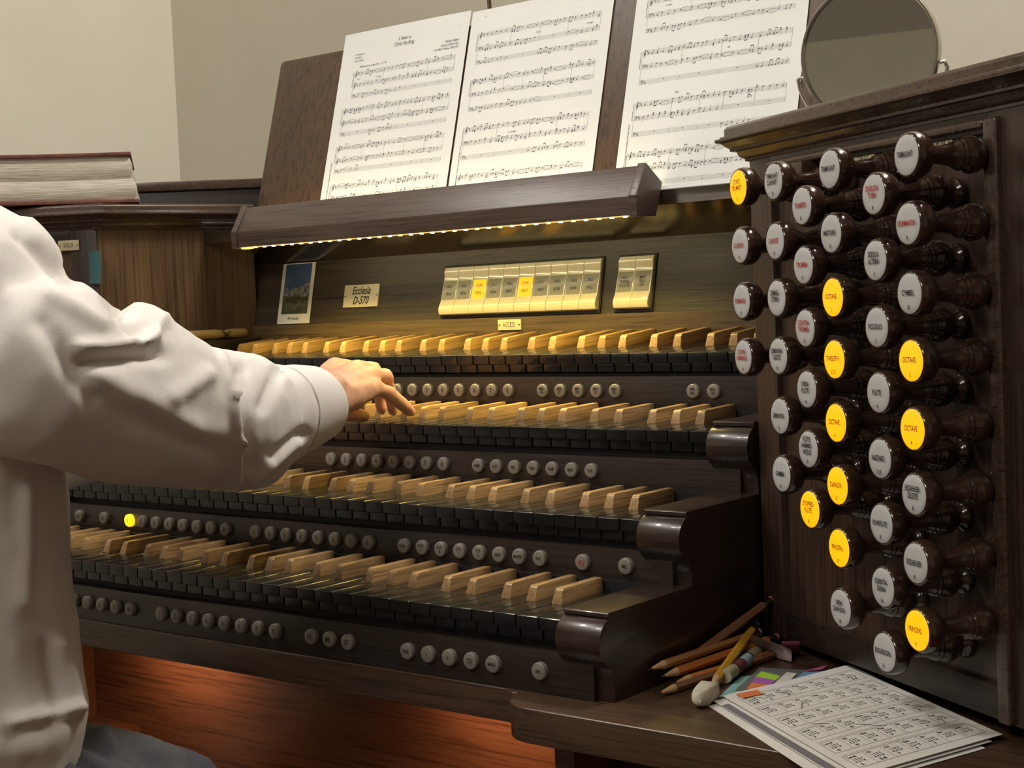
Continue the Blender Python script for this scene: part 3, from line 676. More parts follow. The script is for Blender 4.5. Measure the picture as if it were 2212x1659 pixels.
# sticky note on the left jamb corner
sd = (Vector((-900, -104, 0))-Vector((-919, -105, 0)))
sheet('sticky_note', lambda u, v: (-922+27*u+6*v*u+1.0*v, -108.5-2.5*u+v*-2.0-6*v*u*v, 147-1.5*u-42*v), 6, 8, 0.3, plain('teal note paper', (0.045, 0.135, 0.145), 0.7), (0.1, -1, 0), 'small teal sticky note on the post by the solo plate', 'sticky note')
# photo card leaning on the nameboard
cd = sheet('photo_card', lambda u, v: nbp(-817+63*u, 1.5+83*v, 0.8), 2, 2, 0.4, plain('card white', (0.60, 0.58, 0.50), 0.35), NBN, 'narrow mountain photo card leaning on the nameboard', 'photo card')
def strip2(name, pts, mt, n):
    mb = MB()
    vs = [nbp(-817+63*u, 1.5+83*v, n) for u, v in pts]; mb.add(vs, [tuple(range(len(vs)))]); return mb.build(name, mt, cd, smooth=0)
ridge = [(0.10, 0.62), (0.2, 0.60), (0.28, 0.55), (0.36, 0.57), (0.45, 0.60), (0.55, 0.585), (0.66, 0.62), (0.76, 0.645), (0.84, 0.66), (0.90, 0.68)]
strip2('picture_sky', ridge+[(0.90, 0.985), (0.10, 0.985)], mottled('photo sky', (0.035, 0.065, 0.14), (0.06, 0.10, 0.19), 0.2, 12), 1.35)
fld = [(0.10, 0.47), (0.3, 0.44), (0.5, 0.46), (0.7, 0.43), (0.90, 0.45)]
strip2('picture_mountain', fld+list(reversed(ridge)), mottled('photo mountain', (0.04, 0.045, 0.05), (0.30, 0.30, 0.28), 0.2, 180), 1.35)
strip2('picture_meadow', [(0.10, 0.16), (0.90, 0.16)]+list(reversed(fld)), mottled('photo meadow', (0.03, 0.035, 0.012), (0.10, 0.10, 0.05), 0.2, 110), 1.35)
inst('lettering', text_mesh('Mt. Rundle', 6.0, M['ink'], 0.8), basis(XX, NBU, NBN, nbp(-786, 8.5, 1.5)), cd)
# bamboo stick on the left cheek of the top manual
bs = empty('bamboo_stick', (-868, 40, 24.5), 'short pale bamboo stick lying on the cheek beside the top manual', 'stick')
pts = []; rr = []
for i in range(25):
    t = i/24; pts.append((-868, -24+128*t, 31.6)); node = math.exp(-((t-0.66)/0.05)**2)
    rr.append((7.0-2.2*node)*(1 if t < 0.93 else math.sqrt(max(0.08, 1-((t-0.93)/0.07)**2))))
MB().tube(pts, rr, 14).build('bamboo_culm', mottled('bamboo', (0.30, 0.20, 0.07), (0.46, 0.33, 0.14), 0.35, 50, 0, 3, (1, 0.3, 1)), bs, smooth=60)
b = MB()
for q in (-1, 1): b.tube([(-861.2, -24+128*(0.66-0.05*q), 35), (-862.6, -24+128*0.66, 31.6), (-861.4, -24+128*(0.66+0.06*q), 27)], 0.8, 6)
b.build('carved_mark', plain('burnt line', (0.06, 0.025, 0.01), 0.6), bs)
MB().box(-889, -847, -26, 109, 9.5, 24.4).build('cheek_ledge', M['oak_y'], con, bevel=1)
# rod behind the music desk
rd = MB(); rd.tube([(-452, 150, 169.4), (-453, 150, 400), (-457, 150, 640)], 2.6, 12); rd.lathe([(169.3, 12), (172, 12), (174, 5)], 24, lambda x, y, z: (-452+x, 150+y, z))
props(rd.build('metal_rod', plain('dull bronze', (0.16, 0.13, 0.09), 0.35, 1.0), None, smooth=50), 'thin dull bronze rod rising behind the music desk', 'rod')

# ---- pencils and papers on the right shelf
SZ = -257
def hexpencil(name, tip, tail, rz, body, label, group='pencils heaped on the key bed shelf', tipless=False):
    a, c = Vector(tip), Vector(tail); d = (c-a).normalized(); L = (c-a).length
    s = d.cross(Vector((0, 0, 1))).normalized(); u = s.cross(d)
    e = empty(name, tuple(a.lerp(c, .5)-Vector((0, 0, 3.6))), label, 'pencil', group)
    def ring(t, r, mb_, n=6): return [a+d*t+s*r*math.cos(R_(rz+360*k/n))+u*r*math.sin(R_(rz+360*k/n)) for k in range(n)]
    def span(secs, nm, mt, n=6):
        mb_ = MB(); vs = []; fs = []
        for t, r in secs: vs += ring(t, r, mb_, n)
        for i in range(len(secs)-1):
            for k in range(n): p, q = i*n+k, i*n+(k+1) % n; fs.append((p, q, q+n, p+n))
        fs += [tuple(range(n-1, -1, -1)), tuple((len(secs)-1)*n+k for k in range(n))]
        mb_.add(vs, fs); return mb_.build(nm, mt, e, smooth=25)
    span([(21, 3.7), (L-16, 3.7)], 'barrel', body); span([(5, 1.0), (21, 3.6)], 'sharpened_wood', M['cedar'], 12); span([(0, 0.25), (5, 1.0)], 'lead', M['lead'], 12)
    span([(L-16, 3.8), (L-15, 4.0), (L-10, 3.7), (L-7, 4.0), (L-5, 3.8)], 'ferrule', M['brass'], 14); span([(L-5, 3.5), (L-1, 3.5), (L, 2.8)], 'eraser_tip', M['pink'], 14)
    return e
M['cedar'] = mottled('cut cedar', (0.46, 0.27, 0.13), (0.58, 0.37, 0.19), 0.6, 200); M['lead'] = plain('graphite', (0.04, 0.04, 0.045), 0.4); M['pink'] = plain('pink rubber', (0.45, 0.17, 0.15), 0.8)
Y1 = plain('yellow lacquer', (0.62, 0.33, 0.03), 0.28); O1 = plain('orange lacquer', (0.50, 0.17, 0.035), 0.3); O2 = plain('tan lacquer', (0.34, 0.16, 0.06), 0.35); B1 = plain('brown lacquer', (0.22, 0.10, 0.05), 0.4)
def sh(px, py, h=0.0): v = onZ(px, py, SZ+h); return Vector((v.x, v.y, SZ+h))
def pen(name, tpx, hpx, h0, h1, L, rz, mt, label):
    a = sh(*tpx, h0); c = sh(*hpx, h1); return hexpencil(name, a, a+(c-a).normalized()*L, rz, mt, label)
def heap(tip, tail, L, rz, mt, label):
    a, c = Vector(tip), Vector(tail); hexpencil('pencil', a, a+(c-a).normalized()*L, rz, mt, label)
heap(onX(1400, 1447, 52), onX(1550, 1396, 56), 165, 10, O2, 'tan pencil with blunt tip at the back of the heap')
heap(onX(1427, 1463, 57), onX(1580, 1410, 63), 170, 0, O1, 'orange pencil across the heap with its cut wood tip showing')
heap(onX(1453, 1477, 63), onX(1590, 1436, 72), 160, 30, O1, 'orange pencil with the long pale sharpened cone')
heap(sh(1420, 1499, 3.9), sh(1470, 1482, 3.9), 170, 15, B1, 'dull brown pencil lowest in the heap')
heap(onX(1440, 1462, 51), onX(1608, 1338, 55), 168, 0, B1, 'brown pencil propped up against the dark cheek block')
heap(sh(1533, 1488, 3.9), onX(1622, 1364, 58), 150, 20, Y1, 'bright yellow pencil resting on the heap beside the eraser')
# striped marker
e = empty('striped_pen', tuple(sh(1600, 1440, 0)), 'pen banded in cream and pale blue behind the yellow pencil', 'pen')
a, c = sh(1566, 1462, 6), sh(1655, 1392, 6); d = (c-a).normalized()
stripes = [plain('cream band', (0.42, 0.38, 0.26), 0.4), plain('dark band', (0.05, 0.02, 0.02), 0.4), plain('pale blue band', (0.38, 0.50, 0.52), 0.4), plain('maroon band', (0.22, 0.06, 0.07), 0.4)]
t = 0
for k, (L, mi) in enumerate(((22, 0), (3, 1), (16, 3), (2, 1), (19, 2), (3, 1), (26, 0), (2, 1), (24, 2))):
    MB().tube([a+d*t, a+d*(t+L)], 5.6, 18).build('pen_band', stripes[mi], e, smooth=50); t += L
# gum eraser
ev = []; rnd = random.Random(5)
eb = bmesh.new(); bmesh.ops.create_icosphere(eb, subdivisions=3, radius=1)
ec = sh(1521, 1500, 7.5); ax = (sh(1545, 1478, 7.5)-sh(1495, 1515, 7.5)).normalized(); sx_ = ax.cross(Vector((0, 0, 1))).normalized()
erm = MB(); vs = []
for v in eb.verts:
    p = v.co; k = 1+0.16*noise.noise(p*2.1+Vector((3, 1, 7))); sgn = lambda q, pw: math.copysign(abs(q)**pw, q)
    l, s_, h = sgn(p.x, 0.75)*20*k, sgn(p.y, 0.65)*7.6*k*(1+0.35*p.x), sgn(p.z, 0.65)*7.4*k*(1+0.2*p.x)
    vs.append(ec+ax*l+sx_*s_+Vector((0, 0, max(h, -7.4))))
erm.add(vs, [tuple(v.index for v in f.verts) for f in eb.faces]); eb.free()
props(erm.build('gum_eraser', mottled('worn white rubber', (0.42, 0.38, 0.28), (0.60, 0.56, 0.44), 0.8, 90, 0.4), None, smooth=50), 'chipped off-white gum eraser at the tip of the yellow pencil', 'eraser')
# sheets of paper
PA, PB_ = Vector((155, -161, 0)), Vector((113, -290, 0)); pu = (Vector((338, -289, 0))-PA).normalized(); pv = (PB_-PA).normalized()
def onpaper(l, w, z, rot=0.0, dx=0, dy=0):
    v = PA+pu*(l+dx)+pv*(w+dy); return Vector((v.x, v.y, z))
def paperz(l, w, base, lift): return base+lift*max(0, 1-l/60)*max(0, 1-w/70)+1.4*math.sin(l/216*3.1)*math.sin(w/138*3.1)
def psheet(dx, dy, base, lift, label, skew=0.0, mt=None, th=0.25):
    return sheet('paper_sheet', lambda u, v: onpaper(216*u+dx, 138*v+dy+skew*u, paperz(216*u, 138*v, base, lift)), 14, 10, th, mt or M['paper2'], (0, 0, 1), label, 'paper', 'papers on the key bed shelf')
psheet(6, 17, SZ+0.4, 0.0, 'lowest white sheet jutting from under the printed stack', 6)
psheet(2, 10, SZ+2.1, 0.0, 'middle white sheet with a grey printed bar along its edge', 3)
top = psheet(0, 0, SZ+3.9, 1.5, 'top copied sheet printed with rows of level number tables')
b = MB(); b.add([onpaper(18, 141, paperz(18, 131, SZ+2.6, 0)+.1), onpaper(216, 142.5, SZ+2.9), onpaper(216, 150, SZ+2.9), onpaper(18, 148, SZ+2.7)], [(0, 1, 2, 3)])
gb = b
tb_ = MB(); rnd = random.Random(4)
def pt(l, w): return onpaper(l, w, paperz(l, w, SZ+3.9, 1.5)+0.45)
def pl(l0, w0, l1, w1, t=0.35):
    L = math.hypot(l1-l0, w1-w0) or 1; n = max(1, int(L/25)); nx, nw = -(w1-w0)/L*t/2, (l1-l0)/L*t/2
    for i in range(n):
        a0, b0, a1, b1 = l0+(l1-l0)*i/n, w0+(w1-w0)*i/n, l0+(l1-l0)*(i+1)/n, w0+(w1-w0)*(i+1)/n
        tb_.add([pt(a0-nx, b0-nw), pt(a1-nx, b1-nw), pt(a1+nx, b1+nw), pt(a0+nx, b0+nw)], [(0, 1, 2, 3)])
for k in range(6):                                   # bands of tables across the half sheet; reading direction runs from the near corner inwards
    l0 = 16+33*k; l1 = l0+24
    pl(l0, 8, l0, 130); pl(l1, 8, l1, 130); pl(l0, 8, l1, 8); pl(l0, 130, l1, 130); pl(l0-2.5, 7, l0-2.5, 131, 0.25)
    for cix in range(7):
        w1 = 130-17.4*cix
        if cix: pl(l0, w1, l1, w1, .22)
        head_ = 'Level' if cix == 0 else rnd.choice(('Gt', 'Sw', 'Ch', 'Solo', 'Ped', 'Gen'))
        text_into(tb_, head_, 4.6, lambda a, c: pt(l0+4-c, w1-2-a), .8, bold=.3)
        for q, tx in enumerate(('1 2 3 4', '5 6 7 8')):
            text_into(tb_, tx, 4.2, lambda a, c: pt(l0+9.5+q*4.6-c, w1-3-a), .75, bold=.35)
        if rnd.random() < .7: text_into(tb_, rnd.choice(('5-8', '2', '7', '4/', '12', 'x', '6')), 5, lambda a, c: pt(l0+20-c, w1-4-a), .9, bold=.35)
for sl in ((30, 112, 10, 128), (38, 84, 22, 96), (74, 100, 62, 92), (130, 60, 118, 70), (150, 66, 132, 84), (118, 100, 108, 112)): pl(*sl, .7)
tb_.build('printed_table', M['pencilmark'], top, smooth=0)
mid = [o for o in bpy.data.objects if o.get('label', '').startswith('middle white sheet')][0]
gb.build('printed_bar', M['greybar'], mid, smooth=0)
# page-flag pack with its coloured strips, teal card, loose flags
def card(name, corners, h, th, mt, label, cat, group=None, parent=None):
    P = [sh(px, py, h) for px, py in corners]; b = MB(); n = len(P)
    b.add(P+[p+Vector((0, 0, th)) for p in P], [tuple(range(n-1, -1, -1)), tuple(range(n, 2*n))]+[(i, (i+1) % n, n+(i+1) % n, n+i) for i in range(n)])
    o = b.build(name, mt, parent, smooth=0)
    if label: props(o, label, cat, group)
    return o
card('teal_card', [(1549, 1510), (1600, 1462), (1668, 1458), (1640, 1492)], 0.2, 0.5, plain('teal card', (0.22, 0.42, 0.40), 0.5), 'pale teal card under the page flags', 'card')
card('clear_wallet', [(1588, 1492), (1642, 1443), (1800, 1452), (1770, 1474), (1700, 1490)], 0.9, 0.5, plain('grey film', (0.17, 0.18, 0.18), 0.12), 'grey plastic wallet holding coloured page flags', 'wallet')
FL = [((1632, 1462), (1645, 1450), (1686, 1461), (1676, 1470), (.36, .60, .05), 'lime'), ((1622, 1475), (1632, 1462), (1676, 1470), (1664, 1480), (.38, .12, .42), 'violet'),
      ((1612, 1488), (1624, 1475), (1672, 1481), (1660, 1492), (.75, .22, .07), 'orange'), ((1664, 1484), (1700, 1452), (1722, 1455), (1690, 1486), (.62, .60, .52), 'cream'),
      ((1702, 1476), (1720, 1465), (1764, 1468), (1748, 1480), (.12, .28, .06), 'green'), ((1722, 1463), (1736, 1452), (1772, 1452), (1758, 1465), (.14, .28, .45), 'blue'),
      ((1738, 1450), (1760, 1444), (1788, 1437), (1776, 1446), (.55, .10, .28), 'pink')]
for k, (p0, p1, p2, p3, c_, nm) in enumerate(FL):
    card('page_flag', [p0, p1, p2, p3], 1.6+0.15*k, 0.2, plain(nm+' flag paper', c_, 0.5), nm+' page flag lying on the grey plastic wallet', 'page flag', 'coloured page flags')
P = [(20, 127), (33, 127), (35, 108), (22, 106)]
b = MB(); vs = [pt(l-14, w_)+Vector((0, 0, .3)) for l, w_ in P]; vs += [v+Vector((0, 0, .25)) for v in vs]
b.add(vs, [(3, 2, 1, 0), (4, 5, 6, 7), (0, 1, 5, 4), (1, 2, 6, 5), (2, 3, 7, 6), (3, 0, 4, 7)])
props(b.build('page_flag', plain('orange flag on sheet', (0.72, 0.20, 0.07), 0.5), None, smooth=0), 'orange page flag stuck on the printed table sheet', 'page flag', 'coloured page flags')
sheet('paper_scrap', lambda u, v: sh(1622+88*u, 1372+30*u+34*v-6*u*v, 1+26*(1-v)*(1-0.7*u)), 5, 5, .3, plain('scrap paper', (0.30, 0.22, 0.20), .7), (0, -.3, 1), 'crumpled pale scrap of paper behind the striped pen', 'paper')
sheet('pink_pad', lambda u, v: sh(1690+38*u, 1392+20*v, 1+14*(1-v)), 4, 4, 3, plain('pink pad', (0.30, 0.07, 0.14), .7), (0, -.3, 1), 'small dark pink note pad in shadow by the stop jamb', 'note pad')

# ================================================================== BENCH
bn = empty('organ_bench', (-420, -660, ZF), 'wooden organ bench under the seated person', 'bench')
MB().box(-860, 20, -860, -640, -484, -455).build('seat', M['shelf_oak'], bn, bevel=3, seg=3)
for x in (-820, -50): MB().box(x, x+30, -840, -645, -975, -484.2).build('leg', M['oak_z'], bn, bevel=2)
MB().box(-790, -50, -720, -700, -620, -560).build('stretcher', M['oak_x'], bn, bevel=2)

# ================================================================== PERSON
per = empty('person', (-460, -640, -455), 'person in a loose white shirt and grey trousers playing the third manual', 'person')
def union(chains, voxel, name, mt, smooth_it=6, disp=None, subdiv=0):
    mb = MB()
    for pts in chains:
        seg = 20; n = len(pts); vs = []; fs = []
        P = [Vector(p[0]) for p in pts]
        prev = None
        for i, p in enumerate(P):
            rad = pts[i][1]; ra, rb_ = (rad if isinstance(rad, tuple) else (rad, rad))
            t = (P[min(i+1, n-1)]-P[max(i-1, 0)]).normalized()
            up = Vector((0, 0, 1)) if abs(t.z) < 0.8 else Vector((0, 1, 0))
            a = t.cross(up).normalized(); b_ = a.cross(t)
            for j in range(seg): an = 2*math.pi*j/seg; vs.append(p+a*ra*math.cos(an)+b_*rb_*math.sin(an))
        for i in range(n-1):
            for j in range(seg): fs.append((i*seg+j, i*seg+(j+1) % seg, (i+1)*seg+(j+1) % seg, (i+1)*seg+j))
        for end, sgn in ((0, -1), (n-1, 1)):          # rounded ends
            t = (P[1]-P[0]).normalized()*-1 if end == 0 else (P[-1]-P[-2]).normalized()
            rad = pts[end][1]; r0 = min(rad) if isinstance(rad, tuple) else rad
            base = end*seg; ring0 = list(range(base, base+seg))
            prevr = ring0
            for q in (0.5, 0.85):
                st = len(vs)
                for j in range(seg): c0 = P[end]; vs.append(c0+(Vector(vs[ring0[j]])-c0)*math.sqrt(1-q*q)+t*r0*q)
                for j in range(seg): fs.append((prevr[j], prevr[(j+1) % seg], st+(j+1) % seg, st+j))
                prevr = list(range(st, st+seg))
            fs.append(tuple(prevr))
        mb.add(vs, fs)
    me = mb.mesh(name, mt, smooth=0)
    o = bpy.data.objects.new(name, me); COL.objects.link(o)
    md = o.modifiers.new('r', 'REMESH'); md.mode = 'VOXEL'; md.voxel_size = voxel/1000
    ms = o.modifiers.new('s', 'SMOOTH'); ms.iterations = smooth_it; ms.factor = 0.5
    dg = bpy.context.evaluated_depsgraph_get(); me2 = bpy.data.meshes.new_from_object(o.evaluated_get(dg))
    o.modifiers.clear(); o.data = me2; me2.name = name
    if disp:
        nr = [Vector(v.normal) for v in me2.vertices]
        for v, nn in zip(me2.vertices, nr):
            p = Vector((v.co.x*1000, v.co.y*1000, v.co.z*1000-ZO)); v.co = v.co+nn*(disp(p, nn)/1000)
    me2.materials.clear(); me2.materials.append(mt); me2.shade_smooth()
    reg(o, Matrix.Identity(4)); par(o, per); return o
# --- pose
SHR, ELR, WRR = Vector((-285, -655, 70)), Vector((-303, -462, -28)), Vector((-374, -232, -29))
SHL, ELL, WRL = Vector((-632, -655, 75)), Vector((-640, -500, -60)), Vector((-567, -345, -70))
skin = mottled('skin', (0.54, 0.28, 0.18), (0.66, 0.37, 0.25), 0.5, 45, 0.25)
skin.node_tree.nodes['Principled BSDF'].inputs['Subsurface Weight'].default_value = 0.12
skin.node_tree.nodes['Principled BSDF'].inputs['Subsurface Scale'].default_value = 0.008
def hand(wr, mcps, fingers, thumb):
    ch = []
    mm_ = sum(mcps, Vector())/4
    for q, mcp in enumerate(mcps):
        side = (q-1.5)*6.0
        wp = wr+(mcp-mm_)*0.42
        ch.append([(tuple(wp), (11, 15)), (tuple(wp.lerp(mcp, .5)), (12.5, 15 if q else 16)), (tuple(mcp), (10.8, 10.6))])
    for (mcp, f) in zip(mcps, fingers):
        r0 = f[3]; ch.append([(tuple(mcp), r0+1.1), (tuple(Vector(mcp).lerp(Vector(f[0]), .55)), r0*0.93), (f[0], r0), (tuple(Vector(f[0]).lerp(Vector(f[1]), .5)), r0*.86), (f[1], r0*.88), (f[2], r0*.70)])
    ch.append([(tuple(wr+Vector((0, 8, -8))), 13), (thumb[0], 13.5), (thumb[1], 9.4), (thumb[2], 8.6), (thumb[3], 6.8)])
    return ch
RM = [Vector(q) for q in ((-386, -151, -24), (-400, -141, -12), (-421, -140, -5), (-443, -150, -2))]
RF = [((-393.5, -119, -33), (-398.3, -93, -48), (-400.5, -79, -56.5), 8.4), ((-409, -108, -14), (-418, -92, -36), (-422, -85, -55), 8.8),
      ((-431, -102, -8), (-441, -86, -32), (-444, -80, -54), 9.2), ((-455, -112, -5), (-464, -94, -30), (-467, -88, -54), 9.0)]
RTB = ((-410, -196, -48), (-425, -165, -51), (-428, -140, -54), (-429, -122, -57.5))
LM = [Vector(q) for q in ((-512, -216, -62), (-528, -206, -54), (-548, -206, -50), (-568, -214, -50))][::-1]
LM = [Vector((-500-0, -205, -66)), Vector((-516, -196, -58)), Vector((-536, -194, -54)), Vector((-556, -202, -54))]
LF = [((-496, -172, -84), (-498, -152, -106), (-500, -146, -122), 8.6), ((-514, -160, -78), (-516, -142, -102), (-518, -138, -121), 8.8),
      ((-536, -156, -76), (-538, -138, -100), (-540, -135, -121), 9.0), ((-558, -168, -78), (-562, -150, -102), (-564, -146, -121), 8.4)]
LTB = ((-500, -262, -84), (-486, -232, -96), (-482, -206, -108), (-481, -190, -122))
LSH = Vector((-45, -48, 3))
LM = [q+LSH for q in LM]; LF = [tuple(tuple(Vector(q)+LSH) for q in f[:3])+(f[3],) for f in LF]; LTB = tuple(tuple(Vector(q)+LSH) for q in LTB)
PX, HX = -462, -560
chains = hand(WRR, RM, RF, RTB)+hand(WRL, LM, LF, LTB)
for s_, e_, w_ in ((SHR, ELR, WRR), (SHL, ELL, WRL)):
    chains.append([(tuple(s_), 44), (tuple(s_.lerp(e_, .5)), 40), (tuple(e_), 33), (tuple(e_.lerp(w_, .35)), 32), (tuple(e_.lerp(w_, .7)), (22, 23)), (tuple(w_), (20, 24)), (tuple(w_+(w_-e_).normalized()*14), (20, 26))])
chains.append([((PX, -650, -325), (128, 92)), ((PX, -650, -230), (128, 92)), ((PX, -655, -60), (135, 95)), ((PX, -655, 60), (150, 95)), ((PX, -648, 120), (110, 75)), ((PX*.7+HX*.3, -640, 170), 56), ((HX*.7+PX*.3, -628, 240), 54), ((HX, -612, 290), 56)])
for x in (-1, 1): chains.append([((PX, -650, 100), 50), ((PX+x*150, -652, 78), 46)])
# head with face features
chains.append([((HX, -612, 262), (62, 70)), ((HX, -606, 310), (72, 86)), ((HX, -604, 360), (76, 96)), ((HX, -608, 400), (68, 86)), ((HX, -612, 424), (44, 56))])
chains.append([((HX, -520, 345), 9), ((HX, -506, 325), 11), ((HX, -508, 312), 13)])                 # nose
chains.append([((HX-22, -528, 288), 7), ((HX, -518, 288), 8.5), ((HX+22, -528, 288), 7)])                 # lips
chains.append([((HX, -532, 262), 18), ((HX, -540, 258), 20)])                                        # chin
for x in (-1, 1):
    chains.append([((HX+x*76, -612, 350), (5, 12)), ((HX+x*82, -614, 330), (5, 16)), ((HX+x*77, -608, 306), (5, 9))])     # ears
    chains.append([((HX+x*14, -524, 352), 8), ((HX+x*32, -527, 357), 9), ((HX+x*52, -540, 352), 7)])      # brow
for hx, kx in ((-375, -310), (-545, -590)):
    chains.append([((hx, -640, -345), (78, 74)), ((hx*.5+kx*.5, -450, -428), 60), ((kx, -300, -505), 54), ((kx, -325, -700), 50), ((kx, -345, -880), 38), ((kx, -335, -915), 36), ((kx, -260, -945), 26)])
def handvein(p, nn):
    if p.y > -240 and p.z > -60: return 0.9*noise.noise(Vector((p.x, p.y*.5, p.z))*0.11)+0.5*noise.noise(p*0.25)
    return 0
bodyo = union(chains, 3.2, 'body', skin, 5, handvein)
# fingernails on the visible hand
def topx(p):
    d = p-CPOS; k = d.dot(CF); return Vector((1106+CAMF*d.dot(CR)/k, 829.5-CAMF*d.dot(CU)/k))
# --- trousers
grey = mottled('grey wool', (0.045, 0.046, 0.055), (0.066, 0.067, 0.078), 0.9, 900, 0.2)
tr = []
for hx, kx in ((-375, -310), (-545, -590)):
    tr.append([((hx, -655, -340), (100, 92)), ((hx*.6+kx*.4, -520, -388), (92, 92)), ((hx*.3+kx*.7, -380, -462), (80, 80)), ((kx, -295, -500), 74), ((kx, -325, -700), (68, 68)), ((kx, -345, -900), (66, 64))])
tr.append([((PX, -655, -305), (166, 112)), ((PX, -655, -225), (150, 104))])
TF = [((175, 1570), (330, 1659), 14, -10), ((215, 1560), (300, 1659), 12, 7), ((150, 1590), (215, 1659), 13, -12), ((290, 1600), (370, 1659), 16, -7), ((300, 1590), (450, 1640), 14, 5)]
def trw(p, nn):
    e_ = 0.0
    if nn.dot(CPOS-p) > 0:
        q = topx(p)
        for a, c, wd, am in TF:
            a = Vector(a); ab = Vector(c)-a; t = max(0, min(1, (q-a).dot(ab)/ab.length_squared)); e2 = (q-(a+ab*t)).length/wd
            if e2 < 2.6: e_ += am*math.exp(-e2*e2)
    return e_+5.0*math.sin((p.x*0.55+p.z*0.8+p.y*0.35)*0.055+2*noise.noise(p*0.006))*math.exp(-max(0, p.y+420)/160)+5*noise.noise(p*0.011)
union(tr, 5, 'trousers', grey, 10, trw)
# --- shirt
white = mottled('white cotton', (0.66, 0.625, 0.585), (0.71, 0.675, 0.635), 0.85, 700, 0.12)
ST = [((588, 779), (585, 1015), -322), ((560, 768), (512, 1052), -350), ((480, 752), (420, 1046), -430), ((440, 746), (370, 1042), -465), ((395, 722), (310, 1035), -503), ((330, 688), (225, 1020), -552), ((265, 684), (170, 1010), -583), ((200, 652), (120, 1000), -612), ((115, 585), (45, 985), -645)]
slv = []
for t_, b_, Y in ST:
    A, B_ = onY(*t_, Y), onY(*b_, Y); cc = (A+B_)/2; r = (A-B_).length/2
    slv.append((tuple(cc), (r*0.88, r*0.98)))
shirt_ch = [slv]
shirt_ch.append([((-288, -652, 84), (56, 60)), ((-350, -652, 106), (60, 64)), ((PX, -652, 116), (75, 72))])
shirt_ch.append([((PX, -652, -262), (184, 134)), ((PX, -652, -200), (178, 130)), ((PX, -652, -60), (176, 126)), ((PX, -655, 40), (176, 118)), ((PX, -652, 100), (150, 100)), ((PX, -645, 140), (92, 78)), ((PX, -640, 176), (66, 68))])
lsl = [(tuple(SHL), (75, 80)), (tuple(SHL.lerp(ELL, .5)), 74), (tuple(ELL), 66), (tuple(ELL.lerp(WRL, .5)), 54), (tuple(ELL.lerp(WRL, .84)), 38)]
shirt_ch.append(lsl); shirt_ch.append([((-645, -650, 60), (70, 80)), ((PX, -652, 112), (75, 72))])
ER = Vector((-320, -430, -30)); SR_ = Vector((-250, -640, 40))
def fold(p, a, c, wdt, amp, q=1.0):
    ab = c-a; t = max(0, min(1, (p-a).dot(ab)/ab.length_squared)); d = (p-(a+ab*t)).length
    return amp*math.exp(-(d/wdt)**2)*math.sin(math.pi*min(1, max(0, 0.1+0.8*t)))**q
F1 = [((170, 752), (330, 738), 14, 8), ((185, 782), (345, 765), 15, -9), ((262, 650), (325, 690), 26, 7), ((238, 645), (300, 728), 13, -11), ((310, 738), (352, 700), 10, 6),
      ((478, 765), (500, 850), 8, 5), ((500, 850), (512, 950), 8, 6), ((512, 950), (512, 1046), 8, 7), ((524, 800), (536, 1010), 14, -6), ((600, 802), (566, 880), 13, -5), ((640, 955), (545, 1035), 12, 6),
      ((590, 985), (655, 935), 10, -8), ((375, 856), (445, 812), 20, 6), ((60, 482), (190, 592), 14, 5), ((40, 505), (150, 612), 12, -6), ((110, 640), (220, 700), 18, 5), ((90, 700), (200, 860), 22, -5),
      ((230, 820), (420, 930), 30, 5), ((300, 900), (480, 985), 24, -4), ((100, 1050), (92, 1270), 22, -7), ((60, 1060), (50, 1300), 20, 6), ((128, 1390), (162, 1535), 15, 8), ((95, 1400), (120, 1520), 14, -7), ((20, 1560), (150, 1530), 14, 6)]
def shirtw(p, nn):
    d = 2.6*noise.noise(Vector((p.x*.011, p.y*.011, p.z*.017)))+1.7*noise.noise(p*0.027+Vector((5, 2, 9)))+0.5*noise.noise(p*0.07)
    if nn.dot(CPOS-p) > 0:
        q = topx(p)
        for a, c, wd, am in F1:
            a = Vector(a); ab = Vector(c)-a; t = (q-a).dot(ab)/ab.length_squared; tt = max(0, min(1, t))
            e = (q-(a+ab*tt)).length/wd
            if e < 2.6: d += am*math.exp(-e*e)
    return d
shirt = union(shirt_ch, 4.2, 'shirt', white, 10, shirtw)
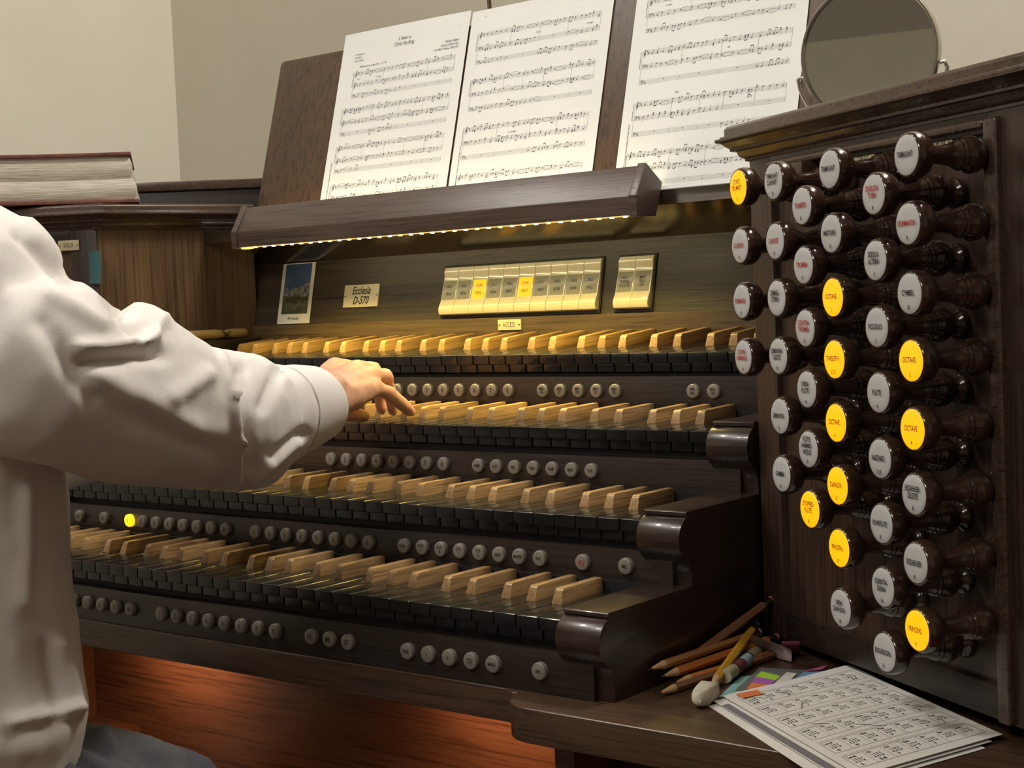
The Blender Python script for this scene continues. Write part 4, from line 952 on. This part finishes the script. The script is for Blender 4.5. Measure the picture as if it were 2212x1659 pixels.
# cuff band round the right wrist and the collar
ax_ = (WRR-ELR).normalized()
cuffc = [onY(612, 892, -292), onY(645, 882, -262), onY(678, 874, -238)]
rs = [(42, 47), (42, 44), (39.5, 39)]
def ringtube(name, cs, rs, th, mt, parent, wob=0.0, seg=48):
    mb = MB(); vs = []; fs = []; n = len(cs)
    d = (cs[-1]-cs[0]).normalized(); a = d.cross(Vector((0, 0, 1))).normalized(); b_ = a.cross(d)
    for layer, k in ((0, 0), (1, -th)):
        for i in range(n):
            for j in range(seg):
                an = 2*math.pi*j/seg; w_ = 1+wob*math.sin(3*an+i)
                vs.append(cs[i]+a*(rs[i][0]+k)*w_*math.cos(an)+b_*(rs[i][1]+k)*w_*math.sin(an))
    S = n*seg
    for i in range(n-1):
        for j in range(seg):
            p, q = i*seg+j, i*seg+(j+1) % seg; fs.append((p, q, q+seg, p+seg)); fs.append((S+p, S+p+seg, S+q+seg, S+q))
    for j in range(seg):
        p, q = j, (j+1) % seg; fs.append((p, S+p, S+q, q)); p, q = (n-1)*seg+j, (n-1)*seg+(j+1) % seg; fs.append((p, q, S+q, S+p))
    return mb.add(vs, fs).build(name, mt, parent, smooth=50)
ringtube('cuff', [Vector(c) for c in cuffc], rs, 2.2, white, per, 0.02)
ringtube('collar', [Vector((PX, -640, 168)), Vector((PX, -634, 186)), Vector((PX, -626, 204))], [(70, 72), (66, 68), (64, 66)], 3, white, per)
# hair, shoes
hair = mottled('grey brown hair', (0.05, 0.035, 0.025), (0.12, 0.09, 0.07), 0.6, 300)
union([[((HX, -640, 320), (78, 70)), ((HX, -626, 372), (84, 92)), ((HX, -614, 410), (80, 97)), ((HX, -614, 440), (66, 80)), ((HX, -614, 456), (48, 30))]], 5, 'hair', hair, 4, lambda p, nn: 2*noise.noise(Vector((p.x*.08, p.y*.08, p.z*.03))))
for x in (-310, -590):
    union([[((x, -385, -942), (38, 28)), ((x, -330, -938), (42, 34)), ((x, -285, -950), (42, 22)), ((x, -265, -954), (34, 17))]], 5, 'shoe', plain('black leather', (0.012, 0.011, 0.011), 0.3), 4)
for x in (-1, 1):
    MB().lathe([(-8, 2), (-6, 8), (0, 10.5), (6, 8), (8, 2)], 20, lambda a, c, z: (HX+x*30+a, -537+z*0.9, 338+c)).build('eye', plain('eye white', (0.7, 0.68, 0.64), 0.2), per, smooth=60)
